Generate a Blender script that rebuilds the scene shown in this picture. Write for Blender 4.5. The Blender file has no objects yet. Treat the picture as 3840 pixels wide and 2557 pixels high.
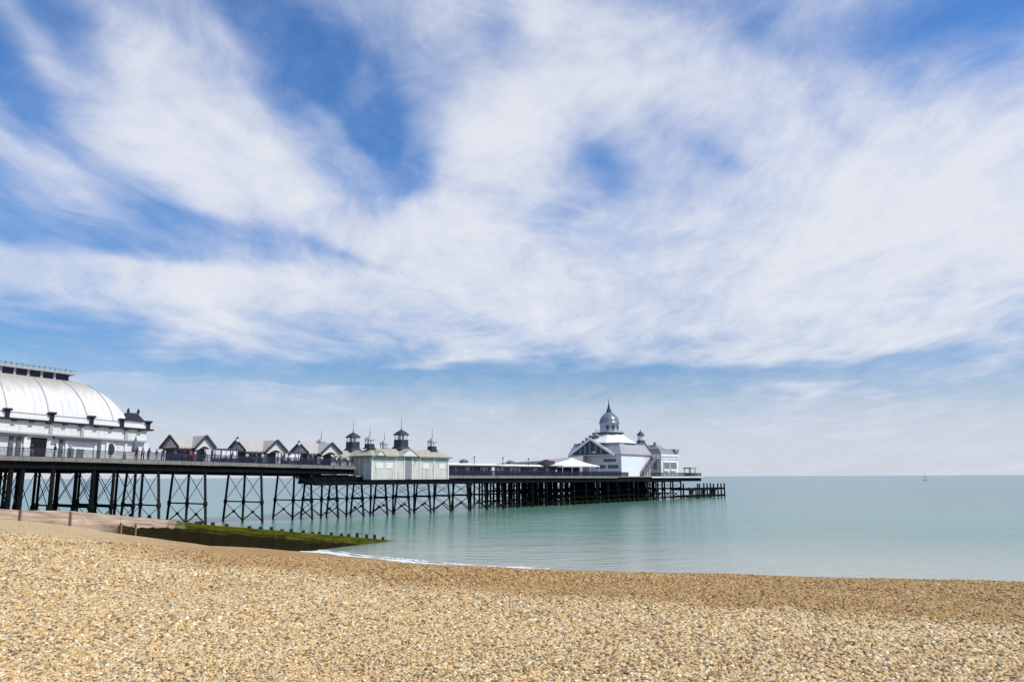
import bpy, bmesh, math, random
import numpy as np
from mathutils import Vector, Matrix, noise as mnoise

random.seed(7)
rng = np.random.default_rng(7)
sc = bpy.context.scene
col = sc.collection

# ------------------------------------------------------------------ camera
F_PX, W, H = 2900.0, 3840.0, 2557.0
PITCH, ROLL = math.atan(509.2 / F_PX), -0.004
CAM = np.array([0, 0, 7.0])
cam_d = bpy.data.cameras.new("camera")
cam = bpy.data.objects.new("camera", cam_d)
col.objects.link(cam)
cam.matrix_world = Matrix.Translation(CAM) @ Matrix.Rotation(math.pi / 2 + PITCH, 4, 'X') @ Matrix.Rotation(ROLL, 4, 'Z')
cam_d.sensor_width = 36.0
cam_d.lens = 36.0 * F_PX / W
cam_d.clip_start = 0.1
cam_d.clip_end = 200000
sc.camera = cam

RC = np.array(cam.matrix_world.to_3x3())


def ray(px, py):
    return RC @ np.array([(px - W / 2) / F_PX, -(py - H / 2) / F_PX, -1.0])


# ------------------------------------------------------------------ exposure, sun, sky
sc.view_settings.view_transform = 'Standard'
sc.view_settings.look = 'None'
sc.view_settings.exposure = 0.0
sc.view_settings.gamma = 1.0
SUN_AZ, SUN_EL = math.radians(112), math.radians(50)
sun_d = bpy.data.lights.new("sun", 'SUN')
sun_d.energy = 3.7
sun_d.angle = math.radians(0.5)
sun_d.color = (1.0, 0.95, 0.87)
sun = bpy.data.objects.new("sun", sun_d)
col.objects.link(sun)
sdir = Vector((math.sin(SUN_AZ) * math.cos(SUN_EL), math.cos(SUN_AZ) * math.cos(SUN_EL), math.sin(SUN_EL)))
sun.rotation_euler = (-sdir).to_track_quat('-Z', 'Y').to_euler()
sun.location = sdir * 300

world = bpy.data.worlds.new("World")
sc.world = world
world.use_nodes = True


class NT:
    def __init__(s, tree):
        s.t = tree
        tree.nodes.clear()

    def n(s, kind, **kw):
        nd = s.t.nodes.new(kind)
        for k, v in kw.items():
            setattr(nd, k, v)
        return nd

    def l(s, a, b):
        s.t.links.new(a, b)

    def val(s, sock, v):
        if isinstance(v, bpy.types.NodeSocket):
            s.l(v, sock)
        else:
            sock.default_value = v

    def m(s, op, a, b=0.0, c=0.0, clamp=False):
        nd = s.n('ShaderNodeMath', operation=op, use_clamp=clamp)
        for i, x in enumerate((a, b, c)):
            s.val(nd.inputs[i], x)
        return nd.outputs[0]

    def vm(s, op, a, b=None):
        nd = s.n('ShaderNodeVectorMath', operation=op)
        s.val(nd.inputs[0], a)
        if b is not None:
            s.val(nd.inputs[1], b)
        return nd

    def mix(s, fac, a, b, blend='MIX'):
        nd = s.n('ShaderNodeMix', data_type='RGBA', blend_type=blend)
        s.val(nd.inputs[0], fac)
        for i, x in ((6, a), (7, b)):
            if isinstance(x, (tuple, list)) and len(x) == 3:
                x = (*x, 1)
            s.val(nd.inputs[i], x)
        return nd.outputs[2]

    def ramp(s, fac, stops, interp='LINEAR'):
        nd = s.n('ShaderNodeValToRGB')
        nd.color_ramp.interpolation = interp
        el = nd.color_ramp.elements
        while len(el) < len(stops):
            el.new(0.5)
        for e, (p, c) in zip(el, stops):
            e.position = p
            e.color = (*c, 1) if len(c) == 3 else c
        s.l(fac, nd.inputs[0])
        return nd.outputs[0]

    def noise(s, vec, scale, detail=4, rough=0.5, dist=0.0, dims='3D'):
        nd = s.n('ShaderNodeTexNoise', noise_dimensions=dims)
        s.l(vec, nd.inputs['Vector'])
        nd.inputs['Scale'].default_value = scale
        nd.inputs['Detail'].default_value = detail
        nd.inputs['Roughness'].default_value = rough
        nd.inputs['Distortion'].default_value = dist
        return nd.outputs[0]

    def smooth(s, x, lo, hi, a=0.0, b=1.0):
        nd = s.n('ShaderNodeMapRange', interpolation_type='SMOOTHSTEP')
        s.val(nd.inputs[0], x)
        for i, v in enumerate((lo, hi, a, b)):
            nd.inputs[i + 1].default_value = v
        return nd.outputs[0]

    def mapping(s, vec, loc=(0, 0, 0), rot=(0, 0, 0), scale=(1, 1, 1), vt='POINT'):
        nd = s.n('ShaderNodeMapping', vector_type=vt)
        s.l(vec, nd.inputs['Vector'])
        nd.inputs['Location'].default_value = loc
        nd.inputs['Rotation'].default_value = rot
        nd.inputs['Scale'].default_value = scale
        return nd.outputs[0]


def build_sky():
    t = NT(world.node_tree)
    out = t.n('ShaderNodeOutputWorld')
    bg = t.n('ShaderNodeBackground')
    STR = 0.1
    bg.inputs[1].default_value = STR
    t.l(bg.outputs[0], out.inputs[0])
    sky = t.n('ShaderNodeTexSky', sky_type='NISHITA')
    sky.sun_disc = False
    sky.sun_elevation = SUN_EL
    sky.sun_rotation = SUN_AZ
    sky.altitude = 0
    sky.air_density = 1.0
    sky.dust_density = 0.6
    sky.ozone_density = 2.0
    d = t.n('ShaderNodeTexCoord').outputs['Generated']
    sep = t.n('ShaderNodeSeparateXYZ')
    t.l(d, sep.inputs[0])
    x, y, z = sep.outputs
    az = t.m('ARCTAN2', x, y)
    el = t.m('ARCSINE', z)
    comb = t.n('ShaderNodeCombineXYZ')
    t.l(az, comb.inputs[0])
    t.l(el, comb.inputs[1])
    # the cloud layer seen in perspective
    den = t.m('ADD', t.m('MAXIMUM', z, 0.0), 0.10)
    cl = t.n('ShaderNodeCombineXYZ')
    t.l(t.m('DIVIDE', x, den), cl.inputs[0])
    t.l(t.m('DIVIDE', y, den), cl.inputs[1])
    warp = t.n('ShaderNodeTexNoise', noise_dimensions='2D')
    t.l(cl.outputs[0], warp.inputs['Vector'])
    warp.inputs['Scale'].default_value = 1.1
    warp.inputs['Detail'].default_value = 3
    wv = t.vm('SUBTRACT', warp.outputs['Color'], (0.5, 0.5, 0.5)).outputs[0]
    ws = t.n('ShaderNodeVectorMath', operation='SCALE')
    t.l(wv, ws.inputs[0])
    ws.inputs['Scale'].default_value = 0.55
    p = t.vm('ADD', cl.outputs[0], ws.outputs[0]).outputs[0]
    st1 = t.mapping(p, rot=(0, 0, math.radians(8)), scale=(1.0, 0.42, 1))
    st2 = t.mapping(p, rot=(0, 0, math.radians(-14)), scale=(1.0, 0.5, 1))
    n1 = t.noise(st1, 1.6, 8, 0.58, 0.1, '2D')
    n2 = t.noise(st2, 6.5, 8, 0.64, 0.05, '2D')
    n4 = t.noise(t.mapping(comb.outputs[0], rot=(0, 0, math.radians(-10)), scale=(0.55, 1.0, 1)), 13.0, 7, 0.62, 0.25, '2D')
    n3 = t.noise(t.mapping(p, rot=(0, 0, math.radians(4)), scale=(1.0, 0.22, 1)), 9.0, 6, 0.6, 0.0, '2D')
    # large forms of this particular sky: (x, y, rx, ry, tilt, weight)
    cov = None
    wob = t.n('ShaderNodeVectorMath', operation='SCALE')
    t.l(wv, wob.inputs[0])
    wob.inputs['Scale'].default_value = 0.11
    base = t.vm('ADD', comb.outputs[0], wob.outputs[0]).outputs[0]
    for (cx, cy, rx, ry, tilt, w) in CLOUDS:
        k = 3840 / 2355
        dd = ray(cx * k, cy * k)
        dd = dd / np.linalg.norm(dd)
        a0, e0 = math.atan2(dd[0], dd[1]), math.asin(dd[2])
        s_ = k / F_PX * math.cos(e0)
        mp = t.mapping(base, loc=(a0, e0, 0), rot=(0, 0, math.radians(-tilt)), scale=(rx * s_ / math.cos(e0), ry * s_, 1), vt='TEXTURE')
        q = t.vm('DOT_PRODUCT', mp, mp).outputs['Value']
        g = t.m('EXPONENT', t.m('MULTIPLY', q, -1.0))
        cov = t.m('MULTIPLY_ADD', g, w, 0.24 if cov is None else cov)
    nn = t.m('ADD', t.m('MULTIPLY', t.m('SUBTRACT', n1, 0.5), 1.35), t.m('ADD', t.m('MULTIPLY', t.m('SUBTRACT', n2, 0.5), 0.70), t.m('ADD', t.m('MULTIPLY', t.m('SUBTRACT', n3, 0.5), 0.28), t.m('MULTIPLY', t.m('SUBTRACT', n4, 0.5), 0.75))))
    cov = t.m('SMOOTH_MIN', t.m('SMOOTH_MAX', cov, -0.20, 0.35), 1.02, 0.45)
    den_ = t.m('ADD', cov, nn)
    dens = t.smooth(den_, -0.42, 1.30)
    # clear sky colour
    tint = t.mix(t.smooth(el, 0.10, 0.42), (0.60, 0.86, 1.13), (0.63, 1.10, 1.62))
    blue = t.mix(1.0, sky.outputs[0], tint, 'MULTIPLY')
    haze = t.smooth(t.m('ADD', el, t.m('MULTIPLY', t.m('SUBTRACT', n3, 0.5), 0.05)), 0.02, 0.160, 1.0, 0.0)
    whiteness = t.ramp(dens, [(0.0, (0.50, 0.62, 0.86)), (0.55, (0.66, 0.71, 0.86)), (1.0, (0.80, 0.825, 0.885))])
    wl = t.vm('MULTIPLY', whiteness, (1 / STR,) * 3).outputs[0]
    hz = t.vm('MULTIPLY', t.mix(0.0, (0.665, 0.68, 0.72), (0, 0, 0)), (1 / STR,) * 3).outputs[0]
    c1 = t.mix(t.m('MULTIPLY', haze, 0.93), blue, hz)
    c2 = t.mix(t.m('MULTIPLY', dens, 0.95), c1, wl)
    t.l(c2, bg.inputs[0])


CLOUDS = [
    # cloud masses
    (330, 230, 120, 130, 20, 0.45), (470, 320, 270, 110, 30, 0.55), (720, 440, 330, 100, 33, 0.55), (950, 560, 230, 80, 22, 0.30),
    (300, 655, 420, 62, 3, 0.85), (150, 715, 360, 42, 0, 0.55), (590, 680, 170, 52, 5, 0.50), (230, 600, 160, 40, 4, 0.25),
    (1150, 250, 220, 130, -25, 0.60), (1500, 190, 360, 150, 8, 0.62), (1950, 300, 500, 200, 8, 0.62), (1130, 430, 190, 130, -30, 0.50),
    (1180, 570, 330, 110, 8, 0.55), (1700, 600, 640, 190, 0, 0.75), (2250, 560, 420, 260, 0, 0.60), (1800, 740, 700, 60, 1, 0.50),
    (1150, 700, 330, 55, 4, 0.35), (1300, 60, 420, 60, 5, 0.45), (470, 440, 210, 50, 35, 0.22), (470, 500, 150, 34, 38, 0.30),
    (60, 300, 170, 34, 25, 0.42), (140, 380, 150, 26, 25, 0.35), (40, 400, 110, 40, 10, 0.3), (70, 130, 120, 22, 38, 0.40), (960, 828, 190, 28, -6, 0.65),
    (450, 40, 260, 45, 25, 0.32), (300, 90, 130, 70, 20, 0.2), (780, 290, 170, 36, 38, 0.42), (2200, 850, 260, 16, -2, 0.30), (600, 825, 60, 8, 0, 0.3),
    (1700, 130, 160, 40, 40, 0.2), (1950, 150, 160, 50, 40, 0.2),
    # clear patches
    (690, 130, 210, 90, 24, -0.95), (820, 215, 125, 95, 45, -0.75), (900, 300, 60, 50, 40, -0.35), (120, 70, 190, 60, 25, -0.45), (60, 205, 190, 42, 25, -0.55),
    (110, 540, 200, 36, -4, -0.38), (500, 545, 190, 26, 22, -0.36), (1365, 370, 60, 36, 35, -0.32), (1395, 450, 42, 36, 0, -0.40), (1350, 420, 90, 90, 0, -0.12), (1290, 505, 130, 22, 8, -0.36),
    (1650, 375, 80, 40, 20, -0.30), (1560, 300, 120, 40, 30, -0.28), (1150, 85, 90, 60, 20, -0.55), (2180, 50, 330, 70, 6, -0.75), (1620, 60, 160, 45, 10, -0.40), (1900, 250, 120, 40, 35, -0.32),
    (420, 842, 900, 46, 1, -0.72), (1800, 868, 900, 34, 1, -0.58), (380, 880, 200, 9, -3, 0.4), (760, 905, 260, 9, -2, 0.35), (1250, 850, 160, 8, -4, 0.3), (2000, 905, 260, 10, -2, 0.3), (1650, 885, 150, 7, -3, 0.25), (850, 600, 250, 24, 8, -0.36), (980, 370, 70, 50, -40, -0.50), (760, 690, 200, 30, 0, -0.18),
    (330, 470, 60, 40, 30, -0.3), (250, 440, 120, 26, 25, -0.25),
]
build_sky()

# ------------------------------------------------------------------ materials
MATS = {}


def mat(name, c, rough=0.75, var=0.16, scale=1.6, streak=0.0, metal=0.0, bump=0.0, spec=0.25, stain=None, stain_amt=0.0, weed=None):
    if name in MATS:
        return MATS[name]
    m = bpy.data.materials.new(name)
    m.use_nodes = True
    t = NT(m.node_tree)
    out = t.n('ShaderNodeOutputMaterial')
    b = t.n('ShaderNodeBsdfPrincipled')
    t.l(b.outputs[0], out.inputs[0])
    b.inputs['Roughness'].default_value = rough
    b.inputs['Metallic'].default_value = metal
    b.inputs['Specular IOR Level'].default_value = spec
    tc = t.n('ShaderNodeTexCoord').outputs['Object']
    nz = t.noise(tc, scale, 6, 0.6)
    lo = tuple(x * (1 - var) for x in c)
    hi = tuple(min(1, x * (1 + var)) for x in c)
    cc = t.mix(nz, lo, hi)
    if stain:
        sv = t.mapping(tc, scale=(1.3, 1.3, 0.18))
        sn = t.noise(sv, 1.1, 6, 0.65)
        cc = t.mix(t.m('MULTIPLY', t.smooth(sn, 0.48, 0.68), stain_amt), cc, stain)
    if weed:
        sz = t.n('ShaderNodeSeparateXYZ')
        t.l(tc, sz.inputs[0])
        line = t.m('ADD', sz.outputs[2], t.m('MULTIPLY', t.m('SUBTRACT', t.noise(tc, 0.8, 4, 0.6), 0.5), 1.6))
        cc = t.mix(t.smooth(line, 0.9, 1.9, 0.85, 0.0), cc, weed)
    t.l(cc, b.inputs['Base Color'])
    if bump:
        bp = t.n('ShaderNodeBump')
        bp.inputs['Strength'].default_value = bump
        bp.inputs['Distance'].default_value = 0.05
        t.l(t.noise(tc, scale * 6, 5, 0.6), bp.inputs['Height'])
        t.l(bp.outputs[0], b.inputs['Normal'])
    MATS[name] = m
    return m


WHITE = mat('white_paint', (0.78, 0.78, 0.77), 0.6, 0.06, 0.8, stain=(0.50, 0.49, 0.44), stain_amt=0.45)
WHITE_CLEAN = mat('clean_white_paint', (0.82, 0.82, 0.81), 0.6, 0.05, 0.8)
DARK = mat('dark_navy_paint', (0.018, 0.018, 0.032), 0.5, 0.3)
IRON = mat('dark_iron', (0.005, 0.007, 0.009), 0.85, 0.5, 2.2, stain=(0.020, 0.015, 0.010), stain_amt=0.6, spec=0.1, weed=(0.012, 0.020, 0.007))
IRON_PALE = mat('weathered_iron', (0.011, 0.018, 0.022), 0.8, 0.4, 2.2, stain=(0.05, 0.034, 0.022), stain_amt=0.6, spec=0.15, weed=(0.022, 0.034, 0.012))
RAIL = mat('navy_railing_paint', (0.030, 0.032, 0.062), 0.6, 0.25)
FASCIA = mat('grey_fascia_timber', (0.22, 0.21, 0.19), 0.85, 0.35, 1.2, stain=(0.10, 0.10, 0.085), stain_amt=0.7)
DECKW = mat('deck_planks', (0.25, 0.22, 0.18), 0.9, 0.25)
SLATE = mat('pale_roof_lead', (0.44, 0.41, 0.38), 0.8, 0.14, 0.9, stain=(0.33, 0.32, 0.28), stain_amt=0.5)
LILAC = mat('lilac_grey_roof', (0.42, 0.40, 0.42), 0.75, 0.14, 0.9, stain=(0.2, 0.2, 0.23), stain_amt=0.5)
TIMBER_DK = mat('dark_bargeboard', (0.055, 0.05, 0.055), 0.7, 0.3)
GABLE = mat('grey_gable_boards', (0.68, 0.64, 0.63), 0.8, 0.25, 2.5)
GABLE_W = mat('white_gable_boards', (0.66, 0.66, 0.66), 0.7, 0.12, 2.5)
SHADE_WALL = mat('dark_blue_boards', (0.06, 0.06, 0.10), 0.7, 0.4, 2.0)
KIOSK_W = mat('weathered_green_white_boards', (0.63, 0.605, 0.54), 0.8, 0.2, 0.9, stain=(0.33, 0.32, 0.27), stain_amt=0.85)
KIOSK_T = mat('pale_teal_paint', (0.43, 0.455, 0.43), 0.7, 0.15)
KIOSK_R = mat('lichen_roof_boards', (0.42, 0.39, 0.31), 0.9, 0.22, 1.5, stain=(0.20, 0.20, 0.14), stain_amt=0.8)
TEAL_DK = mat('dark_teal_panels', (0.035, 0.05, 0.058), 0.6, 0.3)
CREAM = mat('cream_trim', (0.74, 0.72, 0.66), 0.7, 0.08)
DOME = mat('dome_lead', (0.19, 0.23, 0.28), 0.35, 0.15, 1.0, metal=0.2, spec=0.6)
SPIRE = mat('spire_lead', (0.05, 0.06, 0.075), 0.5, 0.2)
GLASSD = mat('dark_window_glass', (0.022, 0.03, 0.042), 0.12, 0.3, spec=0.6)
GLASSB = mat('blue_green_window_glass', (0.05, 0.09, 0.115), 0.12, 0.3, spec=0.6)
CANVAS = mat('white_canvas', (0.82, 0.81, 0.78), 0.85, 0.05)
BROWN = mat('brown_thatch', (0.05, 0.034, 0.028), 0.95, 0.4, 4)
WALL_SHADE_TONE = mat('shade_toned_render', (0.70, 0.70, 0.67), 0.8, 0.08, 0.8, stain=(0.42, 0.45, 0.47), stain_amt=0.4)  # greyer copy of the white walls, shade of the unlit faces put into the colour
REDP = mat('faded_red_boards', (0.42, 0.12, 0.13), 0.7, 0.25)
SAILM = mat('hazed_sail', (0.5, 0.54, 0.60), 0.8, 0.05)  # paled toward the sky: distance haze painted into the sail colour
HULLM = mat('hazed_hull', (0.30, 0.34, 0.40), 0.6, 0.1)  # hull and mast colour also faded with painted-in haze
LAMPW = mat('opal_lamp_glass', (0.75, 0.76, 0.78), 0.3, 0.03)


# ------------------------------------------------------------------ mesh helper
class MB:
    def __init__(s):
        s.v, s.f, s.sm = [], [], []

    def add(s, vs, fs, smooth=False):
        o = len(s.v)
        s.v += [tuple(map(float, p)) for p in vs]
        s.f += [tuple(i + o for i in f) for f in fs]
        s.sm += [smooth] * len(fs)
        return s

    def hexa(s, b, t):  # four bottom points, four top points (same order, counter-clockwise from above)
        return s.add(list(b) + list(t), [(3, 2, 1, 0), (4, 5, 6, 7), (0, 1, 5, 4), (1, 2, 6, 5), (2, 3, 7, 6), (3, 0, 4, 7)])

    def box(s, x0, x1, y0, y1, z0, z1):
        return s.hexa([(x0, y0, z0), (x1, y0, z0), (x1, y1, z0), (x0, y1, z0)], [(x0, y0, z1), (x1, y0, z1), (x1, y1, z1), (x0, y1, z1)])

    def frust(s, x0, x1, y0, y1, z0, X0, X1, Y0, Y1, z1):
        return s.hexa([(x0, y0, z0), (x1, y0, z0), (x1, y1, z0), (x0, y1, z0)], [(X0, Y0, z1), (X1, Y0, z1), (X1, Y1, z1), (X0, Y1, z1)])

    def tube(s, p, q, r0, r1=None, n=8, caps=True):
        r1 = r0 if r1 is None else r1
        p, q = Vector(p), Vector(q)
        d = (q - p).normalized()
        a = d.orthogonal().normalized()
        b = d.cross(a)
        vs = []
        for c, r in ((p, r0), (q, r1)):
            for i in range(n):
                an = 2 * math.pi * i / n
                vs.append(c + a * math.cos(an) * r + b * math.sin(an) * r)
        fs = [(i, (i + 1) % n, n + (i + 1) % n, n + i) for i in range(n)]
        s.add(vs, fs, n > 6)
        if caps:
            s.add(vs[:n], [tuple(reversed(range(n)))])
            s.add(vs[n:], [tuple(range(n))])
        return s

    def bar(s, p, q, w, h):
        p, q = Vector(p), Vector(q)
        d = (q - p).normalized()
        up = Vector((0, 0, 1)) if abs(d.z) < 0.95 else Vector((1, 0, 0))
        a = d.cross(up).normalized() * (w / 2)
        b = a.cross(d).normalized() * (h / 2)
        return s.hexa([p - a - b, p + a - b, q + a - b, q - a - b], [p - a + b, p + a + b, q + a + b, q - a + b])

    def lathe(s, cx, cy, prof, n=24, ang=0.0, smooth=True, sx=1.0, sy=1.0):
        vs = []
        for r, z in prof:
            for i in range(n):
                a = 2 * math.pi * i / n + ang
                vs.append((cx + r * math.cos(a) * sx, cy + r * math.sin(a) * sy, z))
        k = len(prof)
        fs = [(j * n + i, j * n + (i + 1) % n, (j + 1) * n + (i + 1) % n, (j + 1) * n + i) for j in range(k - 1) for i in range(n)]
        s.add(vs, fs, smooth)
        s.add(vs[:n], [tuple(reversed(range(n)))])
        s.add(vs[-n:], [tuple(range(n))])
        return s

    def extr(s, pts, vec):  # polygon (any orientation) swept along vec
        n = len(pts)
        q = [tuple(np.array(p) + np.array(vec)) for p in pts]
        return s.add(list(pts) + q, [tuple(range(n)), tuple(range(2 * n - 1, n - 1, -1))] + [(i, i + n, (i + 1) % n + n, (i + 1) % n) for i in range(n)])

    def slab(s, pts, th):  # thin sheet thickened downward
        return s.extr(pts, (0, 0, -th))


def build(name, mb, m, parent=None, origin=(0, 0, 0), fn=None, fix=True):
    vs = mb.v if fn is None else [fn(*p) for p in mb.v]
    o3 = origin
    me = bpy.data.meshes.new(name)
    me.from_pydata([(a - o3[0], b - o3[1], c - o3[2]) for a, b, c in vs], [], mb.f)
    me.polygons.foreach_set('use_smooth', mb.sm)
    if fix:
        bm = bmesh.new()
        bm.from_mesh(me)
        bmesh.ops.recalc_face_normals(bm, faces=bm.faces)
        bm.to_mesh(me)
        bm.free()
    me.materials.append(m)
    o = bpy.data.objects.new(name, me)
    col.objects.link(o)
    if parent is not None:
        o.parent = parent
    return o


def tag(o, label=None, cat=None, group=None, kind=None):
    if label:
        o['label'] = label
    if cat:
        o['category'] = cat
    if group:
        o['group'] = group
    if kind:
        o['kind'] = kind
    return o


# ------------------------------------------------------------------ pier frame: u runs out to sea along the near row of piles, v away from the beach side
def at_z(px, py, z):
    d = ray(px, py)
    return CAM + d * ((z - CAM[2]) / d[2])


PA, PB = at_z(1310, 1941, 0), at_z(2560, 1871, 0)
PU = (PB - PA) / np.linalg.norm(PB - PA)
PV = np.array([-PU[1], PU[0], 0])
THETA = math.atan2(PU[1], PU[0])


def P(u, v, z):
    return PA + PU * u + PV * v + np.array([0, 0, z])


def uz(px, py, v):
    d = ray(px, py)
    t = (v - (CAM - PA) @ PV) / (d @ PV)
    p = CAM + d * t
    return float((p - PA) @ PU), float(p[2])


class Thing:
    """An Empty at the base of a thing standing on the pier; parts are given in pier coordinates."""

    def __init__(s, name, label, cat, u, v, z, group=None):
        s.o = bpy.data.objects.new(name, None)
        col.objects.link(s.o)
        s.o.location = P(u, v, z)
        s.o.rotation_euler = (0, 0, THETA)
        s.org = (u, v, z)
        tag(s.o, label, cat, group)

    def part(s, name, mb, m, parent=None, fn=None, label=None):
        ob = build(name, mb, m, parent or s.o, s.org, fn)
        if label:
            ob['label'] = label
        return ob


def copy_tree(o, parent=None):
    c = o.copy()
    col.objects.link(c)
    if parent is not None:
        c.parent = parent
    for ch in list(o.children):
        copy_tree(ch, c)
    return c


def zl(u):  # landward deck level
    return 8.97 - 0.0146 * u


def zs(u):  # seaward deck level
    return 7.38 - 0.0032 * u


# ------------------------------------------------------------------ beach terrain (thin-plate spline through surveyed levels)
GA, GB = np.array([-34.0, 50.5]), np.array([-13.5, 89.5])
GD = (GB - GA) / np.linalg.norm(GB - GA)
GN = np.array([GD[1], -GD[0]])  # towards the beach side


def gp(t, n=0.0):
    return GA + GD * t + GN * n


ctrl = []
for X, Y in [(120, 31), (80, 38.5), (55, 44.3), (33, 50.2), (23, 52.6), (14.3, 55.3), (1.5, 59.6), (-5, 63.0), (-10, 67.2), (-15, 71.4), (-20, 75.5)]:
    ctrl.append((X, Y, 0.0))
for X, Y in [(120, 50), (60, 62), (30, 66), (5, 75), (-5, 84)]:
    ctrl.append((X, Y, -1.6))
for t, z in [(-25, 5.0), (-12, 4.9), (0, 4.45), (2.5, 4.2), (6, 3.48), (10, 2.56), (14.5, 1.8), (19, 1.25), (25, 0.4), (29, -0.1), (36, -0.8), (44, -1.2)]:
    p_ = gp(t, 0.2)
    ctrl.append((p_[0], p_[1], z))
for t, n, z in [(-20, -30, 3.2), (0, -5, 3.6), (8, -5, 2.4), (14, -5, 1.0), (20, -5, -0.3), (28, -5, -1.2), (38, -5, -1.6), (0, -16, 2.3), (10, -14, 1.0), (20, -14, -0.8), (30, -14, -1.6)]:
    p_ = gp(t, n)
    ctrl.append((p_[0], p_[1], z))
for u, v, z in [(-62, 1, 2.8), (-52, 1, 2.5), (-44, 1, 2.0), (-36, 1, 0.9), (-28, 1, 0.0), (-20, 1, -0.8), (-8, 1, -1.5), (10, 0, -2), (-60, 16, 0.8), (-45, 14, -0.4), (-30, 14, -1.8), (-50, 40, -2.5)]:
    p_ = P(u, v, 0)
    ctrl.append((p_[0], p_[1], z))
for X, Y, z in [(0, 0, 5.42), (0, 6.5, 5.40), (4.0, 6.4, 5.42), (-4.1, 6.5, 5.40), (5.7, 8.95, 5.38), (8, 7.2, 5.4), (16, 3, 5.4), (40, -8, 5.4), (2.5, 10.6, 5.36), (-2.8, 13.5, 5.32), (-9, 17.5, 5.24), (-16, 22, 5.15), (-24, 37, 4.66), (-22, 30, 5.0),
                (12, 20, 4.35), (4, 25, 3.95), (-4, 32, 3.45), (-12, 40, 3.0), (-20, 50, 2.85), (-24, 58, 2.1), (30, 22, 3.6), (20, 38, 1.85), (0, 45, 1.65), (-10, 55, 1.5), (60, 15, 3.4), (100, -5, 4),
                (-40, 20, 5.4), (-30, 0, 5.6), (0, -25, 5.9), (60, -40, 6), (-60, -30, 6), (-70, 40, 5.4)]:
    ctrl.append((X, Y, z))
ctrl = np.array(ctrl)


def _tps(r2):
    return np.where(r2 > 1e-9, 0.5 * r2 * np.log(np.maximum(r2, 1e-9)), 0.0)


_n = len(ctrl)
_K = _tps(((ctrl[:, None, :2] - ctrl[None, :, :2]) ** 2).sum(-1)) + np.eye(_n) * 3.0
_Pm = np.c_[np.ones(_n), ctrl[:, :2]]
_A = np.zeros((_n + 3, _n + 3))
_A[:_n, :_n] = _K
_A[:_n, _n:] = _Pm
_A[_n:, :_n] = _Pm.T
_w = np.linalg.solve(_A, np.r_[ctrl[:, 2], 0, 0, 0])


def smooth_level(X, Y):
    X, Y = np.atleast_1d(X).astype(float), np.atleast_1d(Y).astype(float)
    q = np.c_[X.ravel(), Y.ravel()]
    z = np.zeros(len(q))
    for i in range(0, len(q), 20000):
        s_ = q[i:i + 20000]
        z[i:i + 20000] = _tps(((s_[:, None] - ctrl[None, :, :2]) ** 2).sum(-1)) @ _w[:_n] + _w[_n] + s_ @ _w[_n + 1:]
    return np.clip(z, -2.5, 7.5)


def level(X, Y):
    z = smooth_level(X, Y)
    X, Y = np.atleast_1d(X).ravel(), np.atleast_1d(Y).ravel()
    w = np.array([mnoise.noise((x * 0.45, y * 0.45, 0.3)) * 0.06 + mnoise.noise((x * 0.13, y * 0.13, 4.0)) * 0.13 + mnoise.noise((x * 1.6, y * 1.6, 9.0)) * 0.032 for x, y in zip(X, Y)])
    # the low storm ridge at the seaward edge of the dry shingle
    return z + w * np.clip((z + 0.1) / 0.8, 0.12, 1.0)


def pebble_mix(t, vec, scale):
    """colours of single stones from cell noise"""
    vo = t.n('ShaderNodeTexVoronoi')
    t.l(vec, vo.inputs['Vector'])
    vo.inputs['Scale'].default_value = scale
    s_ = t.n('ShaderNodeSeparateColor')
    t.l(vo.outputs['Color'], s_.inputs[0])
    return s_.outputs[0], s_.outputs[1], vo.outputs['Distance']


PEB = [(0.0, (0.085, 0.056, 0.030)), (0.11, (0.205, 0.119, 0.046)), (0.25, (0.475, 0.292, 0.109)), (0.46, (0.691, 0.46, 0.197)), (0.66, (0.756, 0.535, 0.256)), (0.8, (0.54, 0.441, 0.273)), (0.87, (0.356, 0.312, 0.218)), (0.93, (0.842, 0.683, 0.42)), (1.0, (0.9, 0.842, 0.613))]


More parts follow.
